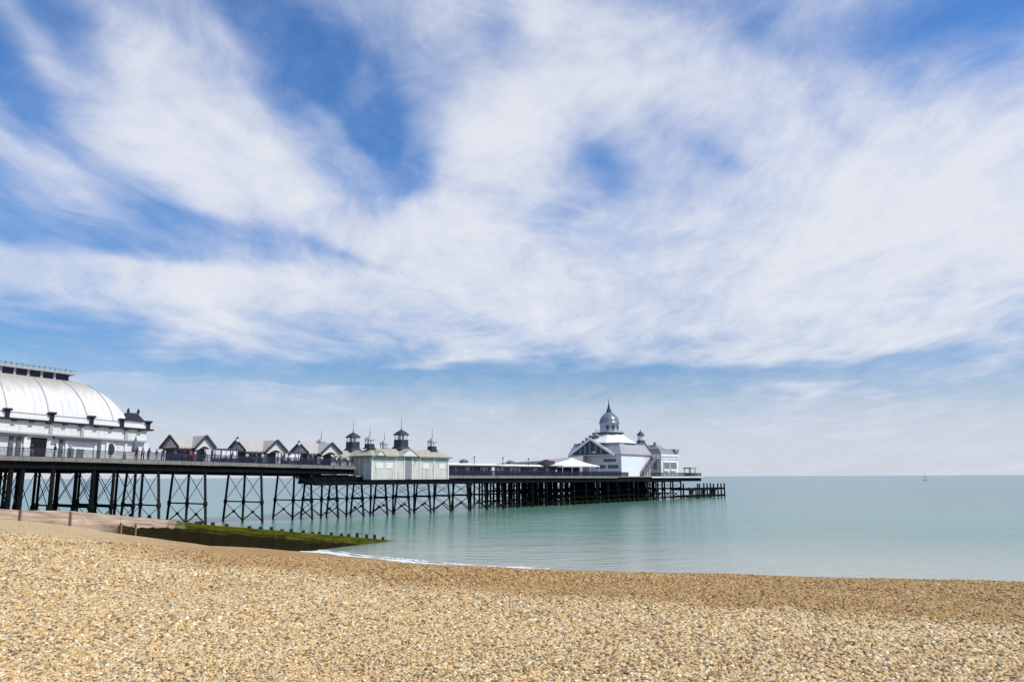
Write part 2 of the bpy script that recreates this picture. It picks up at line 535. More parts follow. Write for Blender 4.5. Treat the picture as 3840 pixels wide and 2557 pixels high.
def beach_material():
    m = bpy.data.materials.new('shingle_ground')
    m.use_nodes = True
    t = NT(m.node_tree)
    out = t.n('ShaderNodeOutputMaterial')
    b = t.n('ShaderNodeBsdfPrincipled')
    t.l(b.outputs[0], out.inputs[0])
    b.inputs['Roughness'].default_value = 0.85
    b.inputs['Specular IOR Level'].default_value = 0.25
    tc = t.n('ShaderNodeTexCoord').outputs['Object']
    r, g, dist = pebble_mix(t, tc, 22.0)
    c = t.ramp(r, PEB)
    big = t.noise(tc, 0.35, 5, 0.6)
    c = t.mix(t.smooth(big, 0.35, 0.7, 0.0, 0.40), c, (0.62, 0.46, 0.23))
    # wet stones near the water's edge
    sp = t.n('ShaderNodeSeparateXYZ')
    t.l(tc, sp.inputs[0])
    edge = t.m('ADD', sp.outputs[2], t.m('MULTIPLY', t.m('SUBTRACT', big, 0.5), 0.5))
    wet = t.smooth(edge, 0.05, 0.55, 1.0, 0.0)
    ru = t.n('ShaderNodeAttribute', attribute_name='upper')
    tide = t.m('SUBTRACT', 1.0, ru.outputs['Fac'])
    c = t.mix(tide, c, t.mix(1.0, c, (0.70, 0.60, 0.46), 'MULTIPLY'))
    c = t.mix(t.m('MULTIPLY', wet, 0.75), c, t.mix(1.0, c, (0.55, 0.50, 0.42), 'MULTIPLY'))
    t.l(c, b.inputs['Base Color'])
    bp = t.n('ShaderNodeBump')
    bp.inputs['Strength'].default_value = 0.9
    bp.inputs['Distance'].default_value = 0.03
    h = t.m('ADD', t.m('MULTIPLY', dist, -1.0), t.m('MULTIPLY', t.noise(tc, 7, 4, 0.6), 1.2))
    t.l(h, bp.inputs['Height'])
    t.l(bp.outputs[0], b.inputs['Normal'])
    return m


# crest line between the dry upper shingle and the tide-worked slope
CREST = [(120, -60), (40, -12), (16, 2.2), (8.0, 6.4), (5.3, 8.25), (2.2, 10.1), (-2.8, 13.6), (-8.5, 19), (-14, 28), (-22, 50), (-26, 64), (-40, 110)]


def upper_mask(X, Y):
    """signed distance-like: positive on the landward side of the crest line"""
    X, Y = np.atleast_1d(X).ravel(), np.atleast_1d(Y).ravel()
    best = np.full(len(X), 1e9)
    sgn = np.ones(len(X))
    for (x0, y0), (x1, y1) in zip(CREST[:-1], CREST[1:]):
        d = np.array([x1 - x0, y1 - y0], float)
        L = np.hypot(*d)
        d /= L
        s_ = np.clip((X - x0) * d[0] + (Y - y0) * d[1], 0, L)
        qx, qy = X - x0 - s_ * d[0], Y - y0 - s_ * d[1]
        dd = np.hypot(qx, qy)
        side = d[0] * (Y - y0) - d[1] * (X - x0)
        up = dd < best
        best = np.where(up, dd, best)
        sgn = np.where(up, np.sign(side), sgn)
    return best * sgn


def grid_mesh(name, xs, ys, extra=0.0):
    XX, YY = np.meshgrid(xs, ys)
    Z = level(XX, YY) + extra
    vs = np.c_[XX.ravel(), YY.ravel(), Z]
    nx, ny = len(xs), len(ys)
    i = np.arange(nx * ny).reshape(ny, nx)
    fs = np.stack([i[:-1, :-1], i[:-1, 1:], i[1:, 1:], i[1:, :-1]], -1).reshape(-1, 4)
    me = bpy.data.meshes.new(name)
    me.from_pydata(vs.tolist(), [], fs.tolist())
    me.polygons.foreach_set('use_smooth', [True] * len(fs))
    um = upper_mask(XX, YY)
    wob = np.array([mnoise.noise((x * 0.7, y * 0.7, 2.0)) for x, y in zip(XX.ravel(), YY.ravel())])
    dcam = np.hypot(XX.ravel(), YY.ravel())
    soft = 0.12 + 0.09 * np.maximum(dcam - 10, 0)
    a = np.clip((um + wob * soft) / (2 * soft) + 0.5, 0, 1)
    at = me.attributes.new('upper', 'FLOAT', 'POINT')
    at.data.foreach_set('value', a.astype(np.float32))
    return me, vs, a


def axis(lo, hi, fine_lo, fine_hi, fine, coarse):
    a = list(np.arange(fine_lo, fine_hi, fine))
    x = fine_hi
    step = fine
    while x < hi:
        a.append(x)
        step = min(coarse, step * 1.15)
        x += step
    a.append(hi)
    x = fine_lo
    step = fine
    while x > lo:
        step = min(coarse, step * 1.15)
        x -= step
        a.insert(0, max(x, lo))
    return np.array(sorted(set(a)))


bme, _, _ = grid_mesh('beach', axis(-120, 130, -14, 14, 0.25, 2.0), axis(-70, 150, 4, 26, 0.25, 1.2))
beach = bpy.data.objects.new('beach', bme)
col.objects.link(beach)
bme.materials.append(beach_material())
tag(beach, 'golden shingle beach sloping down to the sea', 'beach', kind='structure')


# ------------------------------------------------------------------ loose pebbles on the near beach (one object, scattered by geometry nodes)
def shingle():
    xs, ys = np.arange(-24, 24.01, 0.5), np.arange(4.5, 34.01, 0.5)
    me, vs, a = grid_mesh('shingle', xs, ys, 0.004)
    d = np.hypot(vs[:, 0], vs[:, 1])
    inside = (np.abs(vs[:, 0]) < 0.72 * vs[:, 1] + 1.2) & (vs[:, 2] > 0.2)
    dens = np.where(d < 9, 3300, np.where(d < 13, 2000, np.where(d < 19, 850, np.where(d < 27, 340, 130))))
    dens = np.where(inside, dens, 0).astype(np.float32)
    at = me.attributes.new('dens', 'FLOAT', 'POINT')
    at.data.foreach_set('value', dens)
    patch = np.array([mnoise.noise((x * 0.28, y * 0.28, 6.0)) for x, y in vs[:, :2]])
    size = (1 + 0.35 * patch) * np.interp(d, [6, 9, 13, 19, 30], [0.0103, 0.0115, 0.0142, 0.019, 0.027])
    size = size.astype(np.float32)
    at = me.attributes.new('psize', 'FLOAT', 'POINT')
    at.data.foreach_set('value', size)
    ob = bpy.data.objects.new('shingle', me)
    col.objects.link(ob)
    # stone material
    m = bpy.data.materials.new('pebble_stone')
    m.use_nodes = True
    t = NT(m.node_tree)
    out = t.n('ShaderNodeOutputMaterial')
    b = t.n('ShaderNodeBsdfPrincipled')
    t.l(b.outputs[0], out.inputs[0])
    b.inputs['Roughness'].default_value = 0.7
    b.inputs['Specular IOR Level'].default_value = 0.3
    at1 = t.n('ShaderNodeAttribute', attribute_type='INSTANCER', attribute_name='tint')
    at2 = t.n('ShaderNodeAttribute', attribute_type='INSTANCER', attribute_name='dry')
    c = t.ramp(at1.outputs['Fac'], PEB)
    tc = t.n('ShaderNodeTexCoord').outputs['Object']
    c = t.mix(t.smooth(t.noise(tc, 0.8, 5, 0.65), 0.4, 0.65, 0.0, 0.30), c, (0.64, 0.48, 0.26))
    wetc = t.mix(1.0, c, (0.70, 0.60, 0.46), 'MULTIPLY')
    c = t.mix(t.m('SUBTRACT', 1.0, at2.outputs['Fac']), c, wetc)
    t.l(c, b.inputs['Base Color'])
    ng = bpy.data.node_groups.new('scatter_pebbles', 'GeometryNodeTree')
    ng.interface.new_socket('Geometry', in_out='INPUT', socket_type='NodeSocketGeometry')
    ng.interface.new_socket('Geometry', in_out='OUTPUT', socket_type='NodeSocketGeometry')
    g = NT(ng)
    gi, go = g.n('NodeGroupInput'), g.n('NodeGroupOutput')
    dn = g.n('GeometryNodeInputNamedAttribute', data_type='FLOAT')
    dn.inputs['Name'].default_value = 'dens'
    ds = g.n('GeometryNodeDistributePointsOnFaces', distribute_method='RANDOM')
    g.l(gi.outputs[0], ds.inputs['Mesh'])
    g.l(dn.outputs[0], ds.inputs['Density'])
    ico = g.n('GeometryNodeMeshIcoSphere')
    ico.inputs['Radius'].default_value = 1.0
    ico.inputs['Subdivisions'].default_value = 2
    sp = g.n('GeometryNodeSetPosition')
    g.l(ico.outputs[0], sp.inputs['Geometry'])
    pos = g.n('GeometryNodeInputPosition')
    nz = g.n('ShaderNodeTexNoise')
    nz.inputs['Scale'].default_value = 0.9
    nz.inputs['Detail'].default_value = 1
    g.l(pos.outputs[0], nz.inputs['Vector'])
    off = g.vm('SUBTRACT', nz.outputs['Color'], (0.5, 0.5, 0.5)).outputs[0]
    g.l(off, sp.inputs['Offset'])
    ss = g.n('GeometryNodeSetShadeSmooth')
    g.l(sp.outputs[0], ss.inputs[0])
    sm = g.n('GeometryNodeSetMaterial')
    sm.inputs['Material'].default_value = m
    g.l(ss.outputs[0], sm.inputs[0])
    ip = g.n('GeometryNodeInstanceOnPoints')
    g.l(ds.outputs['Points'], ip.inputs['Points'])
    g.l(sm.outputs[0], ip.inputs['Instance'])
    rv = g.n('FunctionNodeRandomValue', data_type='FLOAT_VECTOR')
    rv.inputs['Min'].default_value = (-0.6, -0.6, 0)
    rv.inputs['Max'].default_value = (0.6, 0.6, 6.283)
    g.l(rv.outputs[0], ip.inputs['Rotation'])
    sz = g.n('FunctionNodeRandomValue', data_type='FLOAT_VECTOR')
    sz.inputs['Min'].default_value = (0.8, 0.6, 0.42)
    sz.inputs['Max'].default_value = (1.5, 1.1, 0.85)
    sz.inputs['Seed'].default_value = 3
    ps = g.n('GeometryNodeInputNamedAttribute', data_type='FLOAT')
    ps.inputs['Name'].default_value = 'psize'
    k = g.n('FunctionNodeRandomValue', data_type='FLOAT')
    k.inputs[2].default_value = 0.45
    k.inputs[3].default_value = 1.42
    k.inputs['Seed'].default_value = 5
    kk = g.m('POWER', k.outputs[1], 2.2)
    scl = g.n('ShaderNodeVectorMath', operation='SCALE')
    g.l(sz.outputs[0], scl.inputs[0])
    g.l(g.m('MULTIPLY', kk, ps.outputs[0]), scl.inputs['Scale'])
    g.l(scl.outputs[0], ip.inputs['Scale'])
    st = g.n('GeometryNodeStoreNamedAttribute', data_type='FLOAT', domain='INSTANCE')
    st.inputs['Name'].default_value = 'tint'
    g.l(ip.outputs[0], st.inputs['Geometry'])
    rr = g.n('FunctionNodeRandomValue', data_type='FLOAT')
    rr.inputs['Seed'].default_value = 11
    g.l(rr.outputs[1], st.inputs['Value'])
    st2 = g.n('GeometryNodeStoreNamedAttribute', data_type='FLOAT', domain='INSTANCE')
    st2.inputs['Name'].default_value = 'dry'
    dr = g.n('GeometryNodeInputNamedAttribute', data_type='FLOAT')
    dr.inputs['Name'].default_value = 'upper'
    g.l(st.outputs[0], st2.inputs['Geometry'])
    g.l(dr.outputs[0], st2.inputs['Value'])
    g.l(st2.outputs[0], go.inputs[0])
    md = ob.modifiers.new('scatter', 'NODES')
    md.node_group = ng
    me.materials.append(m)
    tag(ob, 'loose brown and cream pebbles covering the near beach', 'pebbles', kind='stuff')


shingle()


# ------------------------------------------------------------------ sea
def sea():
    # rings of growing size out to the horizon
    vs, fs = [], []
    ring = [0] + [20 * 1.35 ** i for i in range(27)]
    n = 96
    cx, cy = 20, 160
    for r in ring:
        for i in range(n):
            a = 2 * math.pi * i / n
            vs.append((cx + r * math.cos(a), cy + r * math.sin(a), 0))
    for j in range(len(ring) - 1):
        for i in range(n):
            fs.append((j * n + i, (j + 1) * n + i, (j + 1) * n + (i + 1) % n, j * n + (i + 1) % n))
    me = bpy.data.meshes.new('sea')
    me.from_pydata(vs, [], fs)
    bm = bmesh.new()
    bm.from_mesh(me)
    bmesh.ops.remove_doubles(bm, verts=bm.verts, dist=0.001)
    bm.to_mesh(me)
    bm.free()
    ob = bpy.data.objects.new('sea', me)
    col.objects.link(ob)
    m = bpy.data.materials.new('sea_water')
    m.use_nodes = True
    t = NT(m.node_tree)
    out = t.n('ShaderNodeOutputMaterial')
    b = t.n('ShaderNodeBsdfPrincipled')
    t.l(b.outputs[0], out.inputs[0])
    b.inputs['IOR'].default_value = 1.33
    b.inputs['Roughness'].default_value = 0.17
    tc = t.n('ShaderNodeTexCoord').outputs['Object']
    sp = t.n('ShaderNodeSeparateXYZ')
    t.l(tc, sp.inputs[0])
    patch = t.noise(t.mapping(tc, scale=(0.02, 0.11, 1)), 1.0, 7, 0.68)
    # suspended chalk and sand make the shallows paler and greener than the open sea
    far = t.smooth(t.m('ADD', sp.outputs[1], t.m('MULTIPLY', sp.outputs[0], 0.35)), 45, 420)
    c = t.mix(far, (0.125, 0.255, 0.180), (0.092, 0.188, 0.176))
    c = t.mix(t.smooth(patch, 0.46, 0.64, 0.0, 0.75), c, t.mix(1.0, c, (0.72, 0.86, 0.86), 'MULTIPLY'))
    shore = t.smooth(t.m('ADD', sp.outputs[1], t.m('MULTIPLY', t.m('ABSOLUTE', sp.outputs[0]), 0.3)), 60, 112, 1.0, 0.0)
    c = t.mix(t.m('MULTIPLY', shore, 0.9), c, (0.40, 0.405, 0.315))
    t.l(c, b.inputs['Base Color'])
    w1 = t.noise(t.mapping(tc, rot=(0, 0, math.radians(-12)), scale=(0.35, 1.0, 1)), 0.9, 4, 0.55)
    w2 = t.noise(t.mapping(tc, rot=(0, 0, math.radians(20)), scale=(0.5, 1.0, 1)), 0.16, 3, 0.5)
    w3 = t.noise(t.mapping(tc, rot=(0, 0, math.radians(-5)), scale=(0.6, 1.0, 1)), 3.2, 3, 0.5)
    h = t.m('ADD', t.m('MULTIPLY', w1, 0.46), t.m('ADD', t.m('MULTIPLY', w2, 0.9), t.m('MULTIPLY', w3, 0.05)))
    bp = t.n('ShaderNodeBump')
    bp.inputs['Strength'].default_value = 0.62
    bp.inputs['Distance'].default_value = 0.7
    t.l(h, bp.inputs['Height'])
    t.l(bp.outputs[0], b.inputs['Normal'])
    me.materials.append(m)
    tag(ob, 'calm green sea reaching out to the horizon', 'sea', kind='structure')


sea()


def foam():
    m = mat('white_foam', (0.85, 0.86, 0.85), 0.9, 0.06, 3)
    t = m.node_tree
    bs = next(n for n in t.nodes if n.type == 'BSDF_PRINCIPLED')
    tcn = t.nodes.new('ShaderNodeTexCoord')
    nz = t.nodes.new('ShaderNodeTexNoise')
    nz.inputs['Scale'].default_value = 2.6
    nz.inputs['Detail'].default_value = 7
    nz.inputs['Roughness'].default_value = 0.7
    mr = t.nodes.new('ShaderNodeMapRange')
    mr.inputs[1].default_value, mr.inputs[2].default_value = 0.36, 0.52
    t.links.new(tcn.outputs['Object'], nz.inputs['Vector'])
    t.links.new(nz.outputs[0], mr.inputs[0])
    t.links.new(mr.outputs[0], bs.inputs['Alpha'])
    mb = MB()

    def strip(x0, x1, off, wfun, hmax):
        xs = np.arange(x0, x1, 0.2)
        ys = []
        for x in xs:
            yy = np.arange(48, 82, 0.1)
            zz = smooth_level(np.full(len(yy), x), yy)
            k = np.argmax(zz < 0.0)
            ys.append(yy[k])
        ys = np.convolve(np.pad(ys, 3, mode='edge'), np.ones(7) / 7, 'valid')
        rows = 5
        vs, fs = [], []
        for i, (x, y) in enumerate(zip(xs, ys)):
            w = wfun(x)
            y0 = y + off + mnoise.noise((x * 0.5, 1.7, off)) * 0.35 + mnoise.noise((x * 1.9, 8.7, off)) * 0.12
            for j in range(rows):
                s_ = j / (rows - 1)
                vs.append((x, y0 + (s_ - 0.3) * w, 0.015 + hmax * math.sin(math.pi * s_) * (0.7 + 0.6 * mnoise.noise((x * 2, j, 3)))))
        for i in range(len(xs) - 1):
            for j in range(rows - 1):
                a = i * rows + j
                fs.append((a, a + rows, a + rows + 1, a + 1))
        mb.add(vs, fs, True)

    strip(-21.5, 34, 0.15, lambda x: max(0.03, 0.20 + 2.2 * max(0, min(1, (7 - x) / 14)) + (0.8 if x < 12 else 0.25) * mnoise.noise((x * 0.8, 0, 5))), 0.10)
    strip(-19, 3.0, 2.4, lambda x: max(0.02, 0.35 + 1.4 * mnoise.noise((x * 0.55, 3, 5))), 0.08)
    o = build('sea_foam', mb, m, fix=False)
    tag(o, 'thin white line of foam where small waves break on the shingle', 'foam', kind='stuff')


foam()


# ------------------------------------------------------------------ groyne
def groyne():
    root = bpy.data.objects.new('timber_groyne', None)
    col.objects.link(root)
    root.location = (GA[0], GA[1], 0)
    root.rotation_euler = (0, 0, math.atan2(GD[1], GD[0]))
    tag(root, 'long weathered timber groyne, pink-brown planks turning dark and weedy towards the sea', 'groyne')
    TOP = [(-26, 6.2), (-12, 5.75), (1.1, 5.43), (2.33, 5.39), (2.40, 4.95), (6.3, 4.75), (9.2, 4.35), (14.4, 3.75), (17.3, 3.24), (24.8, 2.36), (36, 1.02), (43, 0.16), (46, -0.2)]

    def top(t_):
        return float(np.interp(t_, [a for a, _ in TOP], [b for _, b in TOP]))

    # planks: pink bleached wood high on the beach, black tide stain low down, green weed at the seaward end
    m = bpy.data.materials.new('groyne_planks')
    m.use_nodes = True
    t = NT(m.node_tree)
    out = t.n('ShaderNodeOutputMaterial')
    b = t.n('ShaderNodeBsdfPrincipled')
    t.l(b.outputs[0], out.inputs[0])
    b.inputs['Roughness'].default_value = 0.95
    b.inputs['Specular IOR Level'].default_value = 0.08
    tc = t.n('ShaderNodeTexCoord').outputs['Object']
    sp = t.n('ShaderNodeSeparateXYZ')
    t.l(tc, sp.inputs[0])
    slope = t.n('ShaderNodeCombineXYZ')
    t.l(sp.outputs[0], slope.inputs[0])
    t.l(t.m('MULTIPLY_ADD', sp.outputs[0], 0.115, sp.outputs[2]), slope.inputs[2])
    grain = t.noise(t.mapping(slope.outputs[0], scale=(0.30, 1, 3.6)), 1.25, 6, 0.62)
    blot = t.noise(tc, 0.7, 5, 0.6)
    c = t.mix(t.smooth(grain, 0.32, 0.68), (0.27, 0.19, 0.14), (0.62, 0.51, 0.41))
    c = t.mix(t.smooth(blot, 0.45, 0.68, 0, 0.6), c, (0.50, 0.33, 0.25))
    # height above the sloping foot of the wall
    tide = t.m('ADD', t.m('MULTIPLY_ADD', sp.outputs[0], -0.13, 4.3), t.m('MULTIPLY', t.m('SUBTRACT', blot, 0.5), 0.9))
    hh = t.m('SUBTRACT', t.m('SUBTRACT', sp.outputs[2], tide), 0.0)
    blk = t.smooth(t.m('MULTIPLY_ADD', sp.outputs[0], -0.040, hh), 0.04, 0.16, 1.0, 0.0)
    sea_k = t.smooth(t.m('ADD', sp.outputs[0], t.m('MULTIPLY', blot, 4)), 9, 13)
    sea_g = t.smooth(t.m('ADD', sp.outputs[0], t.m('MULTIPLY', blot, 8)), 17, 20)
    dark = t.mix(blot, (0.006, 0.006, 0.002), (0.024, 0.019, 0.006))
    weed = t.mix(t.smooth(grain, 0.3, 0.7), (0.030, 0.036, 0.003), (0.115, 0.115, 0.010))
    c = t.mix(t.m('MULTIPLY', blk, sea_k), c, dark)
    low = t.smooth(t.m('ADD', hh, t.m('MULTIPLY', t.m('SUBTRACT', grain, 0.5), 1.2)), 0.45, 1.0, 0.0, 1.0)
    c = t.mix(sea_g, c, t.mix(low, dark, weed))
    t.l(c, b.inputs['Base Color'])
    bp = t.n('ShaderNodeBump')
    bp.inputs['Strength'].default_value = 0.4
    bp.inputs['Distance'].default_value = 0.03
    t.l(grain, bp.inputs['Height'])
    t.l(bp.outputs[0], b.inputs['Normal'])

    pxs = [68, 258, 450, 505, 660, 745, 760, 805, 857, 943, 985, 1025, 1065, 1100, 1145, 1180, 1205, 1250, 1288, 1315, 1347, 1382, 1412, 1443]
    ts = []
    for px in pxs:
        d = ray(px, 1960)
        A3 = np.array([GA[0], GA[1], 0])
        N3 = np.array([GN[0], GN[1], 0])
        k = ((A3 - CAM) @ N3) / (d @ N3)
        q = CAM + d * k
        ts.append(float((q - A3) @ np.array([GD[0], GD[1], 0])))
    joints = [-26, -22, -18, -14, -10, -6.5, -3] + [x for i, x in enumerate(ts) if pxs[i] not in (505, 760)] + [45.5]
    joints = sorted(joints)
    mb = MB()
    for a, b_ in zip(joints[:-1], joints[1:]):
        e = 0.012
        za, zb = top(a + 0.03), top(b_ - 0.03)
        for k in range(11):
            h0, h1 = k * 0.245, k * 0.245 + 0.242
            if max(za, zb) - h0 < -1.4:
                break
            j = random.uniform(-0.012, 0.012)
            mb.hexa([(a + e, -0.06 + j, za - h1), (b_ - e, -0.06 + j, zb - h1), (b_ - e, 0.06 + j, zb - h1), (a + e, 0.06 + j, za - h1)],
                    [(a + e, -0.06 + j, za - h0), (b_ - e, -0.06 + j, zb - h0), (b_ - e, 0.06 + j, zb - h0), (a + e, 0.06 + j, za - h0)])
    build('plank_wall', mb, m, root)
    POST = mat('groyne_post_wood', (0.20, 0.155, 0.115), 0.9, 0.3, 3)
    POSTD = mat('groyne_post_weed', (0.03, 0.032, 0.016), 0.9, 0.35, 3)
    for i, (px, t_) in enumerate(zip(pxs, ts)):
        zt = top(t_)
        up = random.uniform(0.16, 0.34) if px >= 745 else random.uniform(-0.10, 0.03)
        if px == 68:
            up = 0.06
        if px in (450, 505):
            up = -0.55
        if px > 1300:
            up += 0.12
        r = 0.13
        s1 = MB()
        if px in (68, 258, 450, 505):
            r = 0.06
            s1.frust(t_ - r, t_ + r, -0.24, -0.075, -1.6, t_ - r * 0.9, t_ + r * 0.9, -0.23, -0.085, zt + up)
        else:
            s1.frust(t_ - r, t_ + r, 0.075, 0.34, -1.6, t_ - r * 0.9, t_ + r * 0.9, 0.085, 0.32, zt + up)
        build('post', s1, POST if px < 600 else POSTD, root)


groyne()


# ------------------------------------------------------------------ the pier
def pier():
    T = Thing('pier', 'long iron pier with plank deck on dark piles running out over the sea', 'pier', 0, 0, 0)
    part = T.part
    # decks
    mb = MB()
    mb.hexa([(-80, 0.12, zl(-80) - 0.25), (-37, 0.12, zl(-37) - 0.25), (-37, 24, zl(-37) - 0.25), (-80, 24, zl(-80) - 0.25)],
            [(-80, 0.12, zl(-80)), (-37, 0.12, zl(-37)), (-37, 24, zl(-37)), (-80, 24, zl(-80))])
    mb.hexa([(-37, 0.12, zl(-37) - 0.25), (1.2, 0.12, zl(1.2) - 0.25), (1.2, 15, zl(1.2) - 0.25), (-37, 15, zl(-37) - 0.25)],
            [(-37, 0.12, zl(-37)), (1.2, 0.12, zl(1.2)), (1.2, 15, zl(1.2)), (-37, 15, zl(-37))])
    part('deck', mb, DECKW)
    mb = MB()
    for u0, u1, v1 in ((1.25, 68, 15), (68, 148, 34)):
        mb.hexa([(u0, 0.12, zs(u0) - 0.25), (u1, 0.12, zs(u1) - 0.25), (u1, v1, zs(u1) - 0.25), (u0, v1, zs(u0) - 0.25)],
                [(u0, 0.12, zs(u0)), (u1, 0.12, zs(u1)), (u1, v1, zs(u1)), (u0, v1, zs(u0))])
    part('deck', mb, DECKW)
    # pale fascia boards along the near edge
    mb = MB()
    for u in np.arange(-80, 1, 3.0):
        a, b = u + 0.01, min(u + 2.99, 1.2)
        j = random.uniform(-0.02, 0.02)
        mb.hexa([(a, -0.08, zl(a) - 0.50 + j), (b, -0.08, zl(b) - 0.50 + j), (b, 0.1, zl(b) - 0.50 + j), (a, 0.1, zl(a) - 0.50 + j)],
                [(a, -0.08, zl(a) + 0.04), (b, -0.08, zl(b) + 0.04), (b, 0.1, zl(b) + 0.04), (a, 0.1, zl(a) + 0.04)])
    part('fascia', mb, FASCIA, label='grey timber fascia of the landward deck')
    mb = MB()
    mb2 = MB()
    for u in np.arange(24.5, 147.5, 3.0):
        a, b = u + 0.01, min(u + 2.99, 148)
        if 91 < u < 112:
            continue
        (mb if u < 100 else mb2).hexa([(a, -0.08, zs(a) - 0.52), (b, -0.08, zs(b) - 0.52), (b, 0.1, zs(b) - 0.52), (a, 0.1, zs(a) - 0.52)],
                [(a, -0.08, zs(a) + 0.04), (b, -0.08, zs(b) + 0.04), (b, 0.1, zs(b) + 0.04), (a, 0.1, zs(a) + 0.04)])
    part('fascia', mb, FASCIA, label='grey timber fascia of the seaward deck')
    part('fascia', mb2, FASCIA, label='timber fascia below the bay tower')
    # white fascia at the very end
    # girders
    mb = MB()

    def girder(u0, u1, v, zf, top, dep, w=0.22):
        dep = dep + (0.3 if v > 6 and zf is zl else 0.0)
        mb.hexa([(u0, v - w / 2, zf(u0) - dep), (u1, v - w / 2, zf(u1) - dep), (u1, v + w / 2, zf(u1) - dep), (u0, v + w / 2, zf(u0) - dep)],
                [(u0, v - w / 2, zf(u0) - top), (u1, v - w / 2, zf(u1) - top), (u1, v + w / 2, zf(u1) - top), (u0, v + w / 2, zf(u0) - top)])

    for v in (0.45, 5.2, 9.9, 14.5):
        girder(-80, 1.1, v, zl, 0.26, 1.42)
    for v in (19, 23.5):
        girder(-80, -37.2, v, zl, 0.26, 1.42)
    part('girder', mb, IRON, label='dark iron girders under the landward deck')
    mb = MB()
    for v in (0.45, 4.6, 9.5, 14.5):
        girder(-9 if v < 3 else 1.3, 148, v, zs, 0.27, 1.50)
    for v in (19, 24, 29, 33.5):
        girder(68.2, 148, v, zs, 0.27, 1.50)
    part('girder', mb, IRON, label='dark iron girders under the seaward deck')
    # platform where the two deck levels meet, with a sloping end bracket
    mb = MB()
    mb.box(-9.4, 26, -2.0, 0.2, 5.95, 6.20)
    mb.box(-9.4, 26, -2.2, -1.95, 5.70, 6.30)
    mb.box(1.8, 25.5, -2.3, 0.12, 6.3, 6.62)
    mb.extr([(-9.3, -1.9, 6.1), (-12.6, -0.1, 7.6), (-12.6, -0.1, 7.35), (-9.3, -1.9, 5.75)], (0, 0.3, 0))
    for u in np.arange(-9, 26, 2.1):
        mb.bar((u, -2.0, 6.1), (u, 0.3, 7.2 if u < 1 else 6.6), 0.12, 0.16)
        if u < 1:
            mb.bar((u, -2.0, 6.2), (u + 1.0, 0.2, 7.5), 0.1, 0.1)
    part('kiosk_platform', mb, IRON)
    mb = MB()
    mb.box(-9.4, 1.1, 0.62, 2.6, 6.0, 6.3)
    for u in np.arange(-9.2, 1, 1.3):
        mb.box(u, u + 0.14, 0.62, 2.6, 6.3, 7.5)
    part('lower_staging', mb, IRON)

    def ground(u, v):
        p = P(u, v, 0)
        return float(smooth_level(p[0], p[1])[0])

    def pile(mb, u, vt, vb, zt, zb, r):
        mb.tube((u, vt, zt), (u, vb, zb), r, r * 1.08, 10)
        zm = 3.2
        if zb < 2.0:
            k = (zt - zm) / (zt - zb)
            vm = vt + (vb - vt) * k
            mb.lathe(u, vm, [(r * 1.05, zm - 0.35), (r * 1.6, zm - 0.3), (r * 1.6, zm + 0.3), (r * 1.05, zm + 0.35)], 10)

    def trestle(u, vs, zf, r, m_pile, lean=True, brace=True):
        zt = zf(u) - 1.42
        body = MB()
        body.box(u - 0.18, u + 0.18, vs[0] - 0.25, vs[-1] + 0.25, zt - 0.26, zt + 0.02)
        g = [ground(u, v) for v in vs]
        tie = all(x < 2.2 for x in g)
        feet = []
        for i, v in enumerate(vs):
            k = 0.0
            if lean and i == 0:
                k = -1.15
            if lean and i == len(vs) - 1:
                k = 1.15
            feet.append(v + k)
        zb = [min(-0.8, x - 0.4) if x < 0 else x - 0.4 for x in g]
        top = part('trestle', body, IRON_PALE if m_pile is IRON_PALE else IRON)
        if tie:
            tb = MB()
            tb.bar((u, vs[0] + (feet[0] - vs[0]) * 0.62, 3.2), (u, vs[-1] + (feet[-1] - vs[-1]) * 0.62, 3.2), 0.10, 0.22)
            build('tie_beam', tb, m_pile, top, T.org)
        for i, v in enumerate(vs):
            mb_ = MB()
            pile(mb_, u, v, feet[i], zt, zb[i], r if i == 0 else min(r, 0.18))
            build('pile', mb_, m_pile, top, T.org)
        if brace:
            mb_ = MB()

            def at(i, z):
                k = (zt - z) / (zt - zb[i])
                return (u, vs[i] + (feet[i] - vs[i]) * k, z)

            for i in range(len(vs) - 1):
                lv = [(3.4, zt - 0.3)]
                if tie:
                    lv.append((0.25, 3.0))
                elif g[i] < 2.9:
                    lv = [(max(g[i], g[i + 1]) + 0.3, zt - 0.3)]
                for z0, z1 in lv:
                    if z1 - z0 < 1.2:
                        continue
                    mb_.tube(at(i, z0), at(i + 1, z1), 0.05, n=5)
                    mb_.tube(at(i, z1), at(i + 1, z0), 0.05, n=5)
                    p0, p1 = at(i, z0), at(i + 1, z1)
                    c = [(p0[k] + p1[k]) / 2 for k in range(3)]
                    if z0 < 1:
                        mb_.lathe(c[0], c[1], [(0.10, c[2] - 0.22), (0.26, c[2] - 0.15), (0.26, c[2] + 0.15), (0.10, c[2] + 0.22)], 8)
                        mb_.tube(at(i, z0), c, 0.10, n=6)
                        mb_.tube(at(i + 1, z0), c, 0.10, n=6)
            build('cross_brace', mb_, IRON_PALE, top, T.org)

    for u in (-8.2, -17.95, -27.75, -35.0):
        trestle(u, (0.7, 5.2, 9.9), zl, 0.19, IRON_PALE)
    for u, r_ in ((-38.3, 0.18), (-41.3, 0.2), (-44.0, 0.28), (-49.1, 0.26), (-52.7, 0.3), (-54.0, 0.3), (-58.5, 0.2)):
        trestle(u, (0.7, 6.0, 12.0, 18.0), zl, r_, IRON, lean=False)
    for k in range(12):
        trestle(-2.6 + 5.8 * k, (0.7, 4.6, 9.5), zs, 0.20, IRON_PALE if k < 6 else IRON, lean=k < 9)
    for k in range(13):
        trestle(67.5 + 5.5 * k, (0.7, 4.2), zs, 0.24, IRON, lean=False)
    mb = MB()
